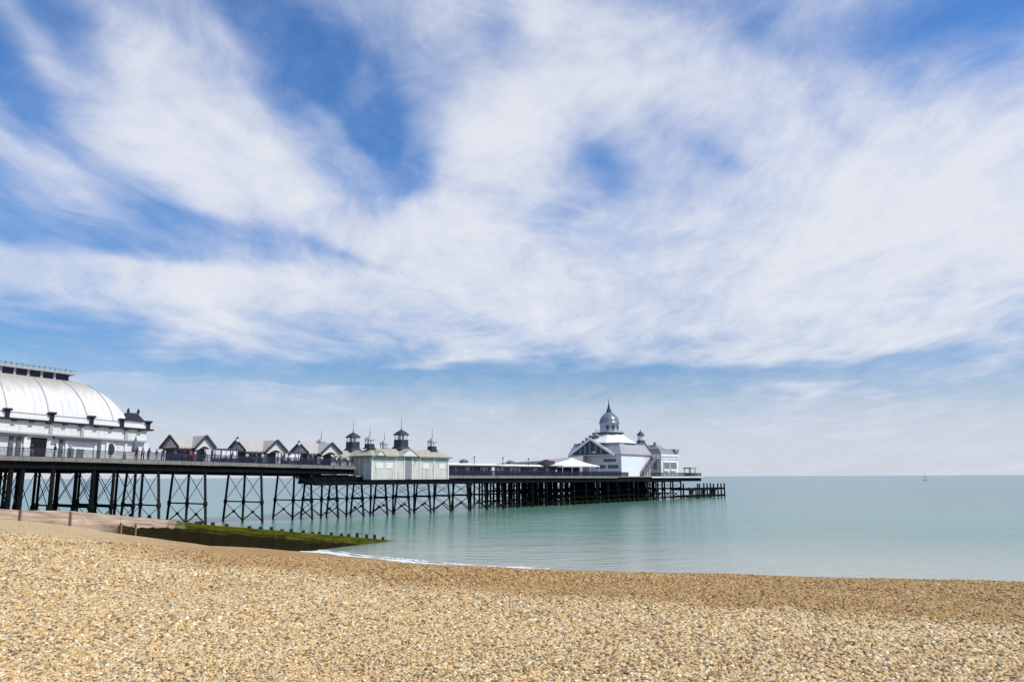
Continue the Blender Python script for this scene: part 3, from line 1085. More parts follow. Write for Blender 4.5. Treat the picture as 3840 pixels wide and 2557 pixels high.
    for k in range(13):
        for v in (8.5, 12, 15.5, 19, 23, 27, 31):
            for du in (0, 2.6):
                u = 67.5 + 5.5 * k + du + random.uniform(-0.4, 0.4)
                if u < 140:
                    mb.tube((u, v, 5.9), (u, v, -0.6), 0.26, n=8)
    for k in range(12):
        for v in (8.5, 15.5, 23):
            mb.tube((67.5 + 5.5 * k, v, 0.5), (73 + 5.5 * k, v, 5.2), 0.07, n=5)
            mb.tube((67.5 + 5.5 * k, v, 5.2), (73 + 5.5 * k, v, 0.5), 0.07, n=5)
        mb.box(66.5 + 5.5 * k, 72 + 5.5 * k, 8.3, 8.7, 2.2, 2.5)
    mb.box(70, 134, 2.6, 13.5, 1.75, 1.95)
    mb.box(74, 132, 14, 30, 3.0, 3.2)
    for v in (2.4, 12.0, 25):
        mb.box(66, 136, v - 0.12, v + 0.12, 3.2, 3.55)
        mb.box(66, 136, v - 0.12, v + 0.12, 0.5, 0.9)
    ob = part('rear_piles', mb, IRON)
    tag(ob, kind='stuff')

    # railings
    def railing(u0, u1, v, zf, m, step=0.15):
        mb = MB()
        for h, th in ((1.12, 0.07), (0.72, 0.035), (0.12, 0.05)):
            mb.hexa([(u0, v - th / 2, zf(u0) + h - th), (u1, v - th / 2, zf(u1) + h - th), (u1, v + th / 2, zf(u1) + h - th), (u0, v + th / 2, zf(u0) + h - th)],
                    [(u0, v - th / 2, zf(u0) + h), (u1, v - th / 2, zf(u1) + h), (u1, v + th / 2, zf(u1) + h), (u0, v + th / 2, zf(u0) + h)])
        for i, u in enumerate(np.arange(u0, u1, step)):
            w = 0.085 if i % 12 == 0 else 0.048
            mb.box(u - w / 2, u + w / 2, v - w / 2, v + w / 2, zf(u) + 0.02, zf(u) + (1.2 if i % 12 == 0 else 1.08))
        return part('railing', mb, m)

    railing(-80, 1.0, 0.22, zl, RAIL)
    railing(25.6, 100, 0.22, zs, RAIL)
    railing(113, 148, 0.22, zs, RAIL, 0.22)
    mb = MB()
    for v in np.arange(0.4, 15, 0.5):
        mb.box(147.8, 147.86, v, v + 0.04, zs(148), zs(148) + 1.1)
    mb.box(147.8, 147.86, 0.3, 15, zs(148) + 1.05, zs(148) + 1.12)
    part('railing', mb, RAIL)
    mb = MB()
    mb.box(113, 147.6, -0.16, -0.09, zs(130) - 0.38, zs(130) - 0.02)
    part('white_edge_board', mb, WHITE_CLEAN)


pier()


def landing_stage():
    T = Thing('landing_stage', 'low dark timber landing stage beyond the far end of the pier', 'landing stage', 141, 3, 0)
    mb = MB()
    mb.box(138, 167.3, 0.8, 1.2, 2.55, 3.15)
    mb.box(138, 167.3, 5.0, 5.4, 2.55, 3.15)
    for u in np.arange(138, 166.5, 1.2):
        mb.box(u, u + 0.9, 0.9, 5.3, 3.0, 3.2)
    T.part('platform', mb, IRON)
    mb = MB()
    mb.box(138, 167.3, 0.7, 1.1, 0.25, 0.95)
    mb.box(138, 167.3, 5.1, 5.5, 0.25, 0.95)
    T.part('lower_beam', mb, IRON)
    for u, zt in ((145.5, 4.5), (150, 3.2), (155, 3.2), (158.0, 4.4), (161.5, 4.5), (164.2, 4.4), (167, 4.5)):
        for v in (0.55, 5.6):
            mb = MB()
            mb.tube((u, v, -1), (u, v, zt), 0.26, 0.24, 10)
            mb.lathe(u, v, [(0.24, zt), (0.05, zt + 0.25)], 10)
            T.part('post', mb, IRON)
    mb = MB()
    for u in (141, 150.2, 158.5):
        mb.tube((u, 1.3, 0.9), (u + 3.5, 1.3, 2.6), 0.14, n=6)
        mb.box(u, u + 3.0, 1.4, 1.6, 0.9, 2.5)
    T.part('fender_boards', mb, IRON_PALE)


landing_stage()


# ------------------------------------------------------------------ domed hall at the left edge
def hall():
    T = Thing('domed_hall', 'big white hall with ribbed rounded roof at the left edge of the view', 'hall', -40, 3, zl(-40))

    def sh(u, v, z):
        return (u, v, z - 0.036 * (u + 45))

    U0, U1 = -80.0, -35.0
    part = lambda n, mb, m, parent=None, label=None: T.part(n, mb, m, parent, sh, label)
    # lower walls and upper walls
    mb = MB()
    mb.box(U0, U1 - 0.2, 3.6, 20.5, 9.1, 12.45)
    low = part('wall', mb, WHITE)
    mb = MB()
    mb.box(U0, U1 - 0.9, 3.2, 20.8, 12.45, 14.2)
    up = part('upper_wall', mb, WHITE)
    # cornice and parapet
    mb = MB()
    mb.box(U0, U1 - 0.1, 2.75, 21.2, 14.2, 14.42)
    for u in np.arange(-78, U1, 2.05):
        mb.box(u - 0.25, u + 0.25, 2.7, 3.19, 14.0, 14.2)
    part('cornice', mb, DARK)
    mb = MB()
    mb.box(U0, U1 - 0.5, 3.0, 3.2, 14.42, 15.05)
    mb.box(U1 - 0.7, U1 - 0.5, 3.2, 20.8, 14.42, 15.05)
    part('parapet', mb, WHITE_CLEAN)
    mb = MB()
    mb.box(U0, U1 - 0.5, 3.02, 3.18, 15.06, 15.2)
    part('parapet_coping', mb, mat('grey_coping', (0.30, 0.29, 0.28)))
    for u in (-35.9, -39.7, -43.9, -49.0, -54.3, -59.6, -64.9):
        mb = MB()
        mb.box(u - 0.24, u + 0.24, 2.76, 3.22, 14.42, 15.2)
        mb.frust(u - 0.24, u + 0.24, 2.76, 3.22, 15.2, u - 0.42, u + 0.42, 2.6, 3.4, 15.34)
        mb.box(u - 0.44, u + 0.44, 2.57, 3.43, 15.34, 15.58)
        part('parapet_pier', mb, DARK)
    # roof: long vault with a rounded end
    vc, hv, ue, hu, z0, hz = 12.0, 8.6, -44.0, 8.2, 14.9, 6.3

    def roof_pt(ul, w):
        # ul: distance past the end of the straight vault (<=0 straight), w in [-1,1] across
        return None

    mb = MB()
    n_w = 40

    def rz(u, v):
        a = abs((v - vc) / hv)
        b = max(0.0, (u - ue) / hu)
        d = min(1.0, (a ** 2.6 + b ** 2.6) ** (1 / 2.6))
        return z0 + hz * max(0.0, 1 - d ** 1.8) ** 0.74

    us = list(np.arange(U0, ue, 1.2)) + list(ue + hu * np.sin(np.linspace(0, math.pi / 2, 18)))
    ws = np.sin(np.linspace(-math.pi / 2, math.pi / 2, n_w))
    vs = [(u, vc + hv * w, rz(u, vc + hv * w)) for u in us for w in ws]
    fs = [(i * n_w + j, (i + 1) * n_w + j, (i + 1) * n_w + j + 1, i * n_w + j + 1) for i in range(len(us) - 1) for j in range(n_w - 1)]
    mb.add(vs, fs, True)
    ROOFW = mat('white_roof_sheet', (0.84, 0.83, 0.80), 0.45, 0.05, 0.7)
    # grime below the monitor is a stain on the sheet
    t = NT(ROOFW.node_tree)
    out = t.n('ShaderNodeOutputMaterial')
    b = t.n('ShaderNodeBsdfPrincipled')
    t.l(b.outputs[0], out.inputs[0])
    b.inputs['Roughness'].default_value = 0.85
    b.inputs['Specular IOR Level'].default_value = 0.15
    tc = t.n('ShaderNodeTexCoord').outputs['Object']
    sp = t.n('ShaderNodeSeparateXYZ')
    t.l(tc, sp.inputs[0])
    nz = t.noise(t.mapping(tc, scale=(2.2, 0.5, 0.35)), 1.0, 6, 0.65)
    hgt = t.m('ADD', sp.outputs[2], t.m('MULTIPLY', t.m('SUBTRACT', nz, 0.5), 3.2))
    c = t.mix(t.smooth(hgt, 8.3, 11.2, 0.0, 0.9), (0.72, 0.715, 0.695), (0.34, 0.315, 0.25))
    c = t.mix(t.smooth(nz, 0.48, 0.72, 0, 0.45), c, (0.55, 0.52, 0.44))
    fine = t.noise(t.mapping(tc, scale=(3.0, 0.12, 0.12)), 1.6, 4, 0.6)
    c = t.mix(t.smooth(fine, 0.45, 0.72, 0, 0.6), c, (0.52, 0.50, 0.46))
    seam = t.m('FRACT', t.m('MULTIPLY', sp.outputs[0], 1.1))
    c = t.mix(t.smooth(seam, 0.0, 0.14, 0.6, 0.0), c, (0.42, 0.40, 0.37))
    t.l(c, b.inputs['Base Color'])
    roof = part('roof', mb, ROOFW)
    for k, u in enumerate([-36.75 + 0.2, -40.4, -44.2, -49.2, -54.2, -59.2, -64.2, -69.2]):
        mb = MB()
        if k == 0:
            continue
        pts = []
        for w in np.sin(np.linspace(-math.pi / 2, 0.2, 26)):
            # ribs lean towards the rounded end as they descend
            v = vc + hv * w
            uu = u - (1.6 if k < 3 else 0.0) * (1 + min(0, w))
            pts.append((uu, v, rz(uu, v) + 0.03))
        for p0, p1 in zip(pts[:-1], pts[1:]):
            mb.bar(p0, p1, 0.14, 0.12)
        part('roof_rib', mb, mat('grey_rib_lead', (0.46, 0.43, 0.37)))
    # monitor along the ridge
    mb = MB()
    mb.box(-80, -44.4, 9.6, 14.4, 20.3, 20.85)
    mb.box(-80, -43.9, 9.1, 14.9, 21.75, 22.05)
    part('roof_monitor', mb, mat('weathered_monitor', (0.42, 0.41, 0.39)))
    mb = MB()
    mb.box(-80, -44.6, 9.75, 14.25, 20.85, 21.75)
    lv = part('louvre_band', mb, mat('indigo_louvres', (0.025, 0.022, 0.06), 0.4))
    mb = MB()
    for u in np.arange(-79, -45, 1.7):
        mb.box(u, u + 0.3, 9.6, 9.74, 20.85, 21.75)
    build('mullion', mb, mat('weathered_monitor', (0.42, 0.41, 0.39)), lv, T.org, sh)
    mb = MB()
    for u in np.arange(-79, -44.2, 0.7):
        h = random.uniform(0.22, 0.5)
        mb.bar((u, 9.0, 22.05), (u, 9.0, 22.05 + h), 0.05, 0.05)
    mb.box(-80, -44, 8.98, 9.02, 22.25, 22.29)
    part('ridge_cresting', mb, DARK)
    # corner turret with dark pagoda roof
    mb = MB()
    mb.frust(-38.2, -35.0, 5.4, 8.6, 15.6, -37.4, -35.6, 6.2, 7.8, 16.5)
    mb.frust(-37.4, -35.6, 6.2, 7.8, 16.5, -37.2, -35.8, 6.5, 7.5, 16.9)
    for u in (-37.2, -35.7):
        mb.lathe(u, 6.6, [(0.1, 16.8), (0.24, 17.1), (0.05, 17.6)], 8)
    tr = part('turret_roof', mb, DARK)
    mb = MB()
    mb.box(-37.8, -35.6, 5.8, 8.2, 13.9, 15.6)
    part('turret', mb, WHITE)
    # lower front: canopies, pilasters, door, windows
    mb = MB()
    mb.box(U0, -51.8, 2.9, 3.6, 12.15, 12.45)
    mb.box(-48.4, -42.5, 2.9, 3.6, 12.15, 12.45)
    part('canopy', mb, mat('dark_grey_canopy', (0.10, 0.10, 0.11)))
    for u0, u1, c in ((-53.6, -53.1, 1), (-52.7, -52.2, 1), (-51.9, -51.6, 0), (-48.0, -47.7, 0), (-47.5, -47.1, 1), (-46.8, -46.5, 0), (-43.0, -42.7, 0), (-42.5, -42.1, 1), (-41.4, -41.1, 0), (-38.8, -38.5, 0)):
        mb = MB()
        mb.box(u0, u1, 3.38, 3.598, 9.2, 12.1)
        part('pilaster', mb, mat('grey_green_pilaster', (0.12, 0.15, 0.15)) if c else WHITE_CLEAN)
    mb = MB()
    mb.box(-51.0, -49.1, 3.50, 3.597, 9.2, 12.15)
    part('door', mb, mat('black_doorway', (0.006, 0.006, 0.01), 0.6))
    mb = MB()
    pts = [(-40.7 + 0.72 * math.cos(a), 3.5, 11.25 + 0.98 * math.sin(a)) for a in np.linspace(0, 2 * math.pi, 20, endpoint=False)]
    mb.extr(pts, (0, 0.096, 0))
    w = part('oval_window', mb, WHITE_CLEAN)
    mb = MB()
    pts = [(-40.7 + 0.52 * math.cos(a), 3.46, 11.2 + 0.80 * math.sin(a)) for a in np.linspace(0, 2 * math.pi, 20, endpoint=False)]
    mb.extr(pts, (0, 0.037, 0))
    build('pane', mb, GLASSD, w, T.org, sh)
    for u0, u1 in ((-46.4, -45.6), (-45.2, -44.4)):
        mb = MB()
        mb.box(u0, u1, 3.52, 3.597, 9.3, 11.0)
        part('poster_board', mb, mat('faded_poster', (0.20, 0.22, 0.22)))
    mb = MB()
    for u in (-48.9, -44.9, -38.9):
        mb.box(u - 0.2, u + 0.2, 3.02, 3.197, 12.5, 14.18)
    part('upper_pilaster', mb, mat('grey_pilaster', (0.42, 0.43, 0.43)))
    mb = MB()
    mb.box(U0, U1 - 0.85, 3.06, 3.197, 12.50, 12.75)
    part('string_course', mb, mat('grey_course', (0.50, 0.51, 0.48)))


hall()


# ------------------------------------------------------------------ gabled shelters
def shelter(k, u0, u1, c0, c1, fz, label, has_red=False):
    zb = zl(u0)
    ez, rz_ = zb + 2.42 + fz, zb + 4.05 + fz
    vn, vf, vr = 4.0, 9.0, 6.5
    vg = 3.0
    T = Thing('gabled_shelter', label, 'shelter', (u0 + u1) / 2, 6, zb, 'gabled shelters along the pier deck')
    cm = (c0 + c1) / 2
    ov = 0.35
    mb = MB()  # main roof planes
    mb.slab([(u0 - ov, vn - ov, ez - 0.2), (u1, vn - ov, ez - 0.2), (u1, vr, rz_), (u0 - ov, vr, rz_)], 0.14)
    mb.slab([(u1, vf + ov, ez - 0.2), (u0 - ov, vf + ov, ez - 0.2), (u0 - ov, vr, rz_ - 0.002), (u1, vr, rz_ - 0.002)], 0.14)
    T.part('roof', mb, SLATE)
    mb = MB()  # cross gable
    mb.slab([(c0 - 0.3, vg - 0.3, ez - 0.2), (cm, vg - 0.3, rz_ + 0.05), (cm, vr + 0.2, rz_ + 0.05), (c0 - 0.3, vr + 0.2, ez - 0.2)], 0.14)
    mb.slab([(cm, vg - 0.3, rz_ + 0.05), (c1 + 0.3, vg - 0.3, ez - 0.2), (c1 + 0.3, vf, ez - 0.2), (cm, vf, rz_ + 0.05)], 0.14)
    T.part('cross_roof', mb, SLATE)
    # gable infill
    mb = MB()
    mb.extr([(u0, vn, ez - 0.2), (u0, vf, ez - 0.2), (u0, vr, rz_ - 0.2)], (0.12, 0, 0))
    T.part('gable', mb, GABLE)
    mb = MB()
    n = 9
    arch = [(c0 + (c1 - c0) * (0.14 + 0.72 * i / n), vg, ez - 0.55 + 0.55 * math.sin(math.pi * i / n)) for i in range(n + 1)]
    mb.extr([(c0, vg, ez - 0.55), (c0, vg, ez - 0.2), (cm, vg, rz_ - 0.22), (c1, vg, ez - 0.2), (c1, vg, ez - 0.55)] + arch[::-1], (0, 0.12, 0))
    T.part('gable', mb, GABLE_W, label='white front gable over an arched opening')
    # bargeboards
    mb = MB()
    for a, b in (((u0 - ov, vn - ov, ez - 0.2), (u0 - ov, vr, rz_)), ((u0 - ov, vf + ov, ez - 0.2), (u0 - ov, vr, rz_))):
        mb.bar((a[0] - 0.06, a[1], a[2] - 0.02), (b[0] - 0.06, b[1], b[2] + 0.02), 0.12, 0.36)
    T.part('bargeboard', mb, TIMBER_DK)
    mb = MB()
    for a, b in (((c0 - 0.3, vg - 0.36, ez - 0.22), (cm, vg - 0.36, rz_ + 0.03)), ((c1 + 0.3, vg - 0.36, ez - 0.22), (cm, vg - 0.36, rz_ + 0.03))):
        mb.bar(a, b, 0.12, 0.34)
    T.part('bargeboard', mb, TIMBER_DK)
    mb = MB()
    mb.box(u0 - ov, c0 - 0.2, vn - ov + 0.02, vn - ov + 0.14, ez - 0.62, ez - 0.30)
    mb.box(u0 - 0.02, u0 + 0.1, vn, vf, ez - 0.62, ez - 0.22)
    T.part('eaves_beam', mb, TIMBER_DK)
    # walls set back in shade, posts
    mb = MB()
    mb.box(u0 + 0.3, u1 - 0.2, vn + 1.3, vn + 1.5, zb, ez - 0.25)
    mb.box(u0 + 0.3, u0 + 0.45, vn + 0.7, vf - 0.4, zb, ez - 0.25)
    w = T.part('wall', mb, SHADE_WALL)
    mb = MB()
    for i in range(3):
        a = u0 + 0.7 + i * 1.3
        mb.box(a, a + 0.9, vn + 1.22, vn + 1.297, zb + 0.9, zb + 2.0)
    build('pane', mb, GLASSD, w, T.org)
    for u in (u0 + 0.05, u0 + (c0 - u0) * 0.5, c0, c1):
        mb = MB()
        vv = vg + 0.06 if u in (c0, c1) else vn
        mb.tube((u, vv, zb), (u, vv, ez - 0.5), 0.09, n=8)
        T.part('post', mb, TIMBER_DK)
    mb = MB()
    mb.box(c0 + 0.6, c0 + 1.5, vn + 0.9, vn + 0.97, zb + 0.35, zb + 1.7)
    T.part('notice_board', mb, REDP if has_red else WHITE_CLEAN)
    return T


shelter(0, -30.2, -25.2, -28.15, -25.25, 0.0, 'gabled shelter nearest the white hall, red board under its eaves', True)
shelter(1, -18.67, -11.9, -15.6, -11.9, -0.1, 'middle gabled shelter on the deck, pale roof and white arched front gable')
shelter(2, -6.14, -0.1, -4.3, -0.1, 0.0, 'gabled shelter beside the pale green kiosk, small white gable')


def windscreen(name, label, u0, u1, v, h):
    z = zl(u0)
    T = Thing(name, label, 'windscreen', (u0 + u1) / 2, v, z, 'windscreens between the gabled shelters')
    mb = MB()
    mb.box(u0, u1, v - 0.08, v + 0.08, z + h - 0.3, z + h)
    T.part('lintel', mb, mat('blue_grey_lintel', (0.07, 0.085, 0.11)))
    for u in np.linspace(u0 + 0.1, u1 - 0.1, 4):
        mb = MB()
        mb.box(u - 0.07, u + 0.07, v - 0.07, v + 0.07, z, z + h - 0.3)
        T.part('post', mb, RAIL)
    mb = MB()
    mb.box(u0 + (u1 - u0) * 0.38, u1 - 0.5, v - 0.03, v + 0.03, z + 0.85, z + h - 0.34)
    T.part('panel', mb, WHITE_CLEAN)
    mb = MB()
    mb.box(u0 + 0.2, u1 - 0.2, v - 0.04, v + 0.04, z + 0.1, z + 0.8)
    T.part('lower_board', mb, SHADE_WALL)


windscreen('deck_windscreen', 'windscreen with white panel between the first and middle gabled shelters', -24.4, -19.2, 5.0, 2.35)
windscreen('deck_windscreen', 'windscreen with white panel between the middle and last gabled shelters', -11.3, -6.8, 5.0, 2.3)


# ------------------------------------------------------------------ turreted kiosks
def turret(T, u, v, z0, w, hs, body_m, lant_m, roof_m, pole, flag=False):
    """hs: heights of skirt, body, lantern, cap"""
    z = z0
    mb = MB()
    h = w / 2
    mb.frust(u - h * 1.55, u + h * 1.55, v - h * 1.55, v + h * 1.55, z, u - h, u + h, v - h, v + h, z + hs[0])
    z += hs[0]
    mb.box(u - h, u + h, v - h, v + h, z, z + hs[1])
    z += hs[1]
    b = T.part('turret', mb, body_m)
    mb = MB()
    for i in (-1, 0, 1):
        for j in (-1, 0, 1):
            if (i, j) != (0, 0):
                mb.box(u + i * h * 0.85 - 0.07, u + i * h * 0.85 + 0.07, v + j * h * 0.85 - 0.07, v + j * h * 0.85 + 0.07, z, z + hs[2])
    mb.box(u - h * 0.5, u + h * 0.5, v - h * 0.5, v + h * 0.5, z, z + hs[2] - 0.01)
    build('lantern', mb, lant_m, b, T.org)
    z += hs[2]
    mb = MB()
    mb.lathe(u, v, [(h * 1.62, z), (h * 1.55, z + hs[3] * 0.14), (h * 0.95, z + hs[3] * 0.55), (h * 0.35, z + hs[3] * 0.82), (0.07, z + hs[3])], 4, math.pi / 4, smooth=False)
    build('cap', mb, roof_m, b, T.org)
    z += hs[3]
    mb = MB()
    mb.tube((u, v, z - 0.1), (u, v, z + pole), 0.06, 0.02, 6)
    mb.lathe(u, v, [(0.02, z), (0.13, z + 0.15), (0.02, z + 0.3)], 8)
    build('finial', mb, SPIRE, b, T.org)


def kiosk(label, vc, grp, sgn):
    u0, u1 = 3.1, 23.5
    zb = 6.62
    ze = 11.0
    zr = 12.35
    v0, v1 = vc - 2.5, vc + 2.5
    T = Thing('turreted_kiosk', label, 'kiosk', (u0 + u1) / 2, vc, zb, grp)
    mb = MB()
    mb.box(u0, u1, v0, v1, zb, ze)
    wall = T.part('wall', mb, KIOSK_W)
    # battens and pilasters, pale upper panels
    mb = MB()
    for u in (u0 + 0.06, u0 + 5.9, u0 + 8.1, u0 + 10.2, u0 + 12.3, u0 + 16.3, u1 - 0.12):
        mb.box(u - 0.16, u + 0.16, v0 - 0.10, v0 - 0.003, zb, ze - 0.12)
    for v in (v0 + 0.2, v0 + 1.7, v0 + 3.3, v1 - 0.2):
        mb.box(u0 - 0.10, u0 - 0.003, v - 0.12, v + 0.12, zb, ze - 0.12)
    build('pilaster', mb, CREAM, wall, T.org)
    mb = MB()
    for a, b in ((u0 + 0.5, u0 + 5.5), (u0 + 12.7, u0 + 15.9), (u0 + 16.7, u1 - 0.6)):
        mb.box(a, b, v0 - 0.06, v0 - 0.004, ze - 1.15, ze - 0.2)
    mb.box(u0 - 0.06, u0 - 0.004, v0 + 0.4, v1 - 0.4, ze - 1.5, ze - 0.25)
    build('fanlight', mb, KIOSK_T, wall, T.org)
    mb = MB()
    mb.box(u0 + 8.4, u0 + 9.9, v0 - 0.08, v0 - 0.004, zb + 0.1, ze - 0.35)
    T.part('door', mb, mat('grey_violet_door', (0.26, 0.25, 0.28)))
    for i in range(4):
        mb = MB()
        a = (u0 + 1.0, u0 + 3.4, u0 + 13.0, u0 + 17.6)[i]
        mb.box(a, a + 1.7, v0 - 0.07, v0 - 0.004, zb + 2.0, zb + 3.1)
        T.part('shutter', mb, mat('chalky_shutter', (0.76, 0.77, 0.74), 0.8, 0.12))
    mb = MB()
    mb.box(u0 - 0.2, u1 + 0.2, v0 - 0.14, v1 + 0.14, zb - 0.18, zb)
    T.part('plinth', mb, FASCIA)
    # hipped roof with a low front pediment
    mb = MB()
    o = 0.55
    A, B, C, D = (u0 - o, v0 - o, ze - 0.1), (u1 + o, v0 - o, ze - 0.1), (u1 + o, v1 + o, ze - 0.1), (u0 - o, v1 + o, ze - 0.1)
    R0, R1 = (u0 + 1.6, vc, zr), (u1 - 1.6, vc, zr)
    mb.add([A, B, C, D, R0, R1], [(0, 1, 5, 4), (1, 2, 5), (2, 3, 4, 5), (3, 0, 4), (3, 2, 1, 0)])
    T.part('roof', mb, KIOSK_R)
    mb = MB()
    mb.hexa([(u0 - o - .02, v0 - o - .02, ze - 0.3), (u1 + o + .02, v0 - o - .02, ze - 0.3), (u1 + o + .02, v1 + o + .02, ze - 0.3), (u0 - o - .02, v1 + o + .02, ze - 0.3)],
            [(u0 - o - .02, v0 - o - .02, ze - 0.11), (u1 + o + .02, v0 - o - .02, ze - 0.11), (u1 + o + .02, v1 + o + .02, ze - 0.11), (u0 - o - .02, v1 + o + .02, ze - 0.11)])
    T.part('eaves', mb, mat('mossy_eaves', (0.22, 0.22, 0.17), 0.9, 0.3))
    for cu, hw, hh, m_ in ((u0 + 8.9, 2.6, 1.35, CREAM), (u0 + 1.6, 1.2, 0.9, CREAM)):
        mb = MB()
        vf_ = v0 - o - 0.25
        mb.slab([(cu - hw, vf_, ze - 0.05), (cu, vf_, ze + hh), (cu, vc, ze + hh), (cu - hw, vc, ze - 0.05)], 0.16)
        mb.slab([(cu, vf_, ze + hh), (cu + hw, vf_, ze - 0.05), (cu + hw, vc, ze - 0.05), (cu, vc, ze + hh)], 0.16)
        T.part('pediment_roof', mb, KIOSK_R)
        mb = MB()
        mb.extr([(cu - hw + 0.3, vf_ + 0.1, ze - 0.06), (cu, vf_ + 0.1, ze + hh - 0.25), (cu + hw - 0.3, vf_ + 0.1, ze - 0.06)], (0, 0.3, 0))
        T.part('pediment', mb, m_)
    turret(T, u0 + 9.6, vc, zr - 0.15, 1.95, (0.7, 1.25, 0.85, 1.15), TEAL_DK, CREAM, TIMBER_DK, 2.7)
    turret(T, u0 + 1.6, vc, zr - 0.15, 1.3, (0.3, 0.6, 0.7, 0.9), TEAL_DK, WHITE_CLEAN, LILAC, 1.5)
    turret(T, u1 - 2.2, vc, zr - 0.15, 1.3, (0.3, 0.6, 0.8, 1.0), TEAL_DK, WHITE_CLEAN, LILAC, 2.0)


kiosk('large weathered pale green kiosk with three turrets jutting out over the water', 0.5, 'turreted kiosks on the pier', 1)
kiosk('turreted kiosk on the far side of the pier, mostly hidden behind the pale green kiosk', 14.5, 'turreted kiosks on the pier', -1)


# ------------------------------------------------------------------ low shelters, hut and tent on the seaward half
def long_shelter(label, u0, u1, v, humps):
    z = zs(u0)
    T = Thing('windbreak_shelter', label, 'shelter', (u0 + u1) / 2, v, z, 'low windbreak shelters on the seaward deck')
    mb = MB()
    mb.frust(u0, u1, v - 1.2, v + 2.2, z + 2.25, u0 + 0.3, u1 - 0.3, v - 0.2, v + 1.2, z + 2.65)
    T.part('roof', mb, CREAM)
    mb = MB()
    mb.box(u0 + 0.1, u1 - 0.1, v - 1.1, v + 2.1, z + 1.98, z + 2.24)
    T.part('eaves_beam', mb, mat('brown_red_fascia', (0.16, 0.11, 0.11)))
    mb = MB()
    mb.box(u0 + 0.4, u1 - 0.4, v + 0.5, v + 0.6, z, z + 1.98)
    w = T.part('screen_wall', mb, mat('screen_wall_grey', (0.16, 0.16, 0.20), 0.7, 0.35))
    u = u0 + 0.6
    while u < u1 - 2:
        L = random.uniform(1.0, 2.4)
        if random.random() < 0.45:
            mp = MB()
            mp.box(u, u + L, v + 0.42, v + 0.497, z + 0.75, z + 1.9)
            if random.random() < 0.6:
                build('pane', mp, mat('pale_sky_glass', (0.55, 0.57, 0.60), 0.3), w, T.org)
            else:
                build('shutter', mp, SHADE_WALL, w, T.org)
        u += L + 0.25
    for u in np.arange(u0 + 0.3, u1, 3.3):
        mb = MB()
        mb.box(u - 0.07, u + 0.07, v - 0.95, v - 0.81, z, z + 1.98)
        T.part('post', mb, RAIL)
    for hu in humps:
        mb = MB()
        mb.box(hu - 0.75, hu + 0.75, v - 0.1, v + 1.1, z + 2.6, z + 3.15)
        mb.frust(hu - 0.95, hu + 0.95, v - 0.3, v + 1.3, z + 3.15, hu - 0.2, hu + 0.2, v + 0.4, v + 0.6, z + 3.6)
        T.part('roof_vent', mb, mat('grey_roof_vent', (0.22, 0.20, 0.18)))


long_shelter('long low windbreak shelter with cream roof next to the pale green kiosk', 26.8, 44.5, 3.2, (34.6,))
long_shelter('long low windbreak shelter with cream roof towards the white tent', 45.2, 62.0, 3.2, (51.0,))


def tent():
    z = zs(80)
    T = Thing('marquee_tent', 'white peaked canvas tent on posts in front of the domed pavilion', 'tent', 79.5, 5, z)
    u0, u1, v0, v1 = 70.7, 88.4, 2.4, 9.0
    um, vm = 79.9, 5.7
    mb = MB()
    n = 10
    rim = []
    for k in range(4):
        a = [(u0, v0), (u1, v0), (u1, v1), (u0, v1)][k]
        b = [(u0, v0), (u1, v0), (u1, v1), (u0, v1)][(k + 1) % 4]
        for i in range(n):
            rim.append((a[0] + (b[0] - a[0]) * i / n, a[1] + (b[1] - a[1]) * i / n))
    vs, fs = [], []
    rows = 7
    N = len(rim)
    for j in range(rows):
        s_ = j / (rows - 1)
        zz = z + 2.72 + 1.95 * (0.62 * s_ + 0.38 * s_ ** 2.2)
        for (x, y) in rim:
            vs.append((x + (um - x) * s_ * 0.985, y + (vm - y) * s_ * 0.985, zz))
    for j in range(rows - 1):
        for i in range(N):
            fs.append((j * N + i, j * N + (i + 1) % N, (j + 1) * N + (i + 1) % N, (j + 1) * N + i))
    fs.append(tuple((rows - 1) * N + i for i in range(N)))
    mb.add(vs, fs)
    T.part('canopy', mb, CANVAS)
    mb = MB()
    mb.box(u0, u1, v0 - 0.03, v0 + 0.03, z + 2.45, z + 2.71)
    mb.box(u0 - 0.03, u0 + 0.03, v0 + 0.04, v1, z + 2.45, z + 2.71)
    T.part('valance', mb, CANVAS)
    for u in np.linspace(u0 + 0.15, u1 - 0.15, 5):
        for v in (v0 + 0.15, v1 - 0.15):
            mb = MB()
            mb.tube((u, v, z), (u, v, z + 2.5), 0.06, n=8)
            T.part('post', mb, WHITE_CLEAN)
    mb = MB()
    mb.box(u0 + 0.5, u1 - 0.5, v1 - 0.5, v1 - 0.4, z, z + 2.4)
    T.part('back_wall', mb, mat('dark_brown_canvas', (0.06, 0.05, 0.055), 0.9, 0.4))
    mb = MB()
    mb.tube((um, vm, z + 4.5), (um, vm, z + 5.0), 0.05, n=6)
    T.part('finial', mb, WHITE_CLEAN)


tent()


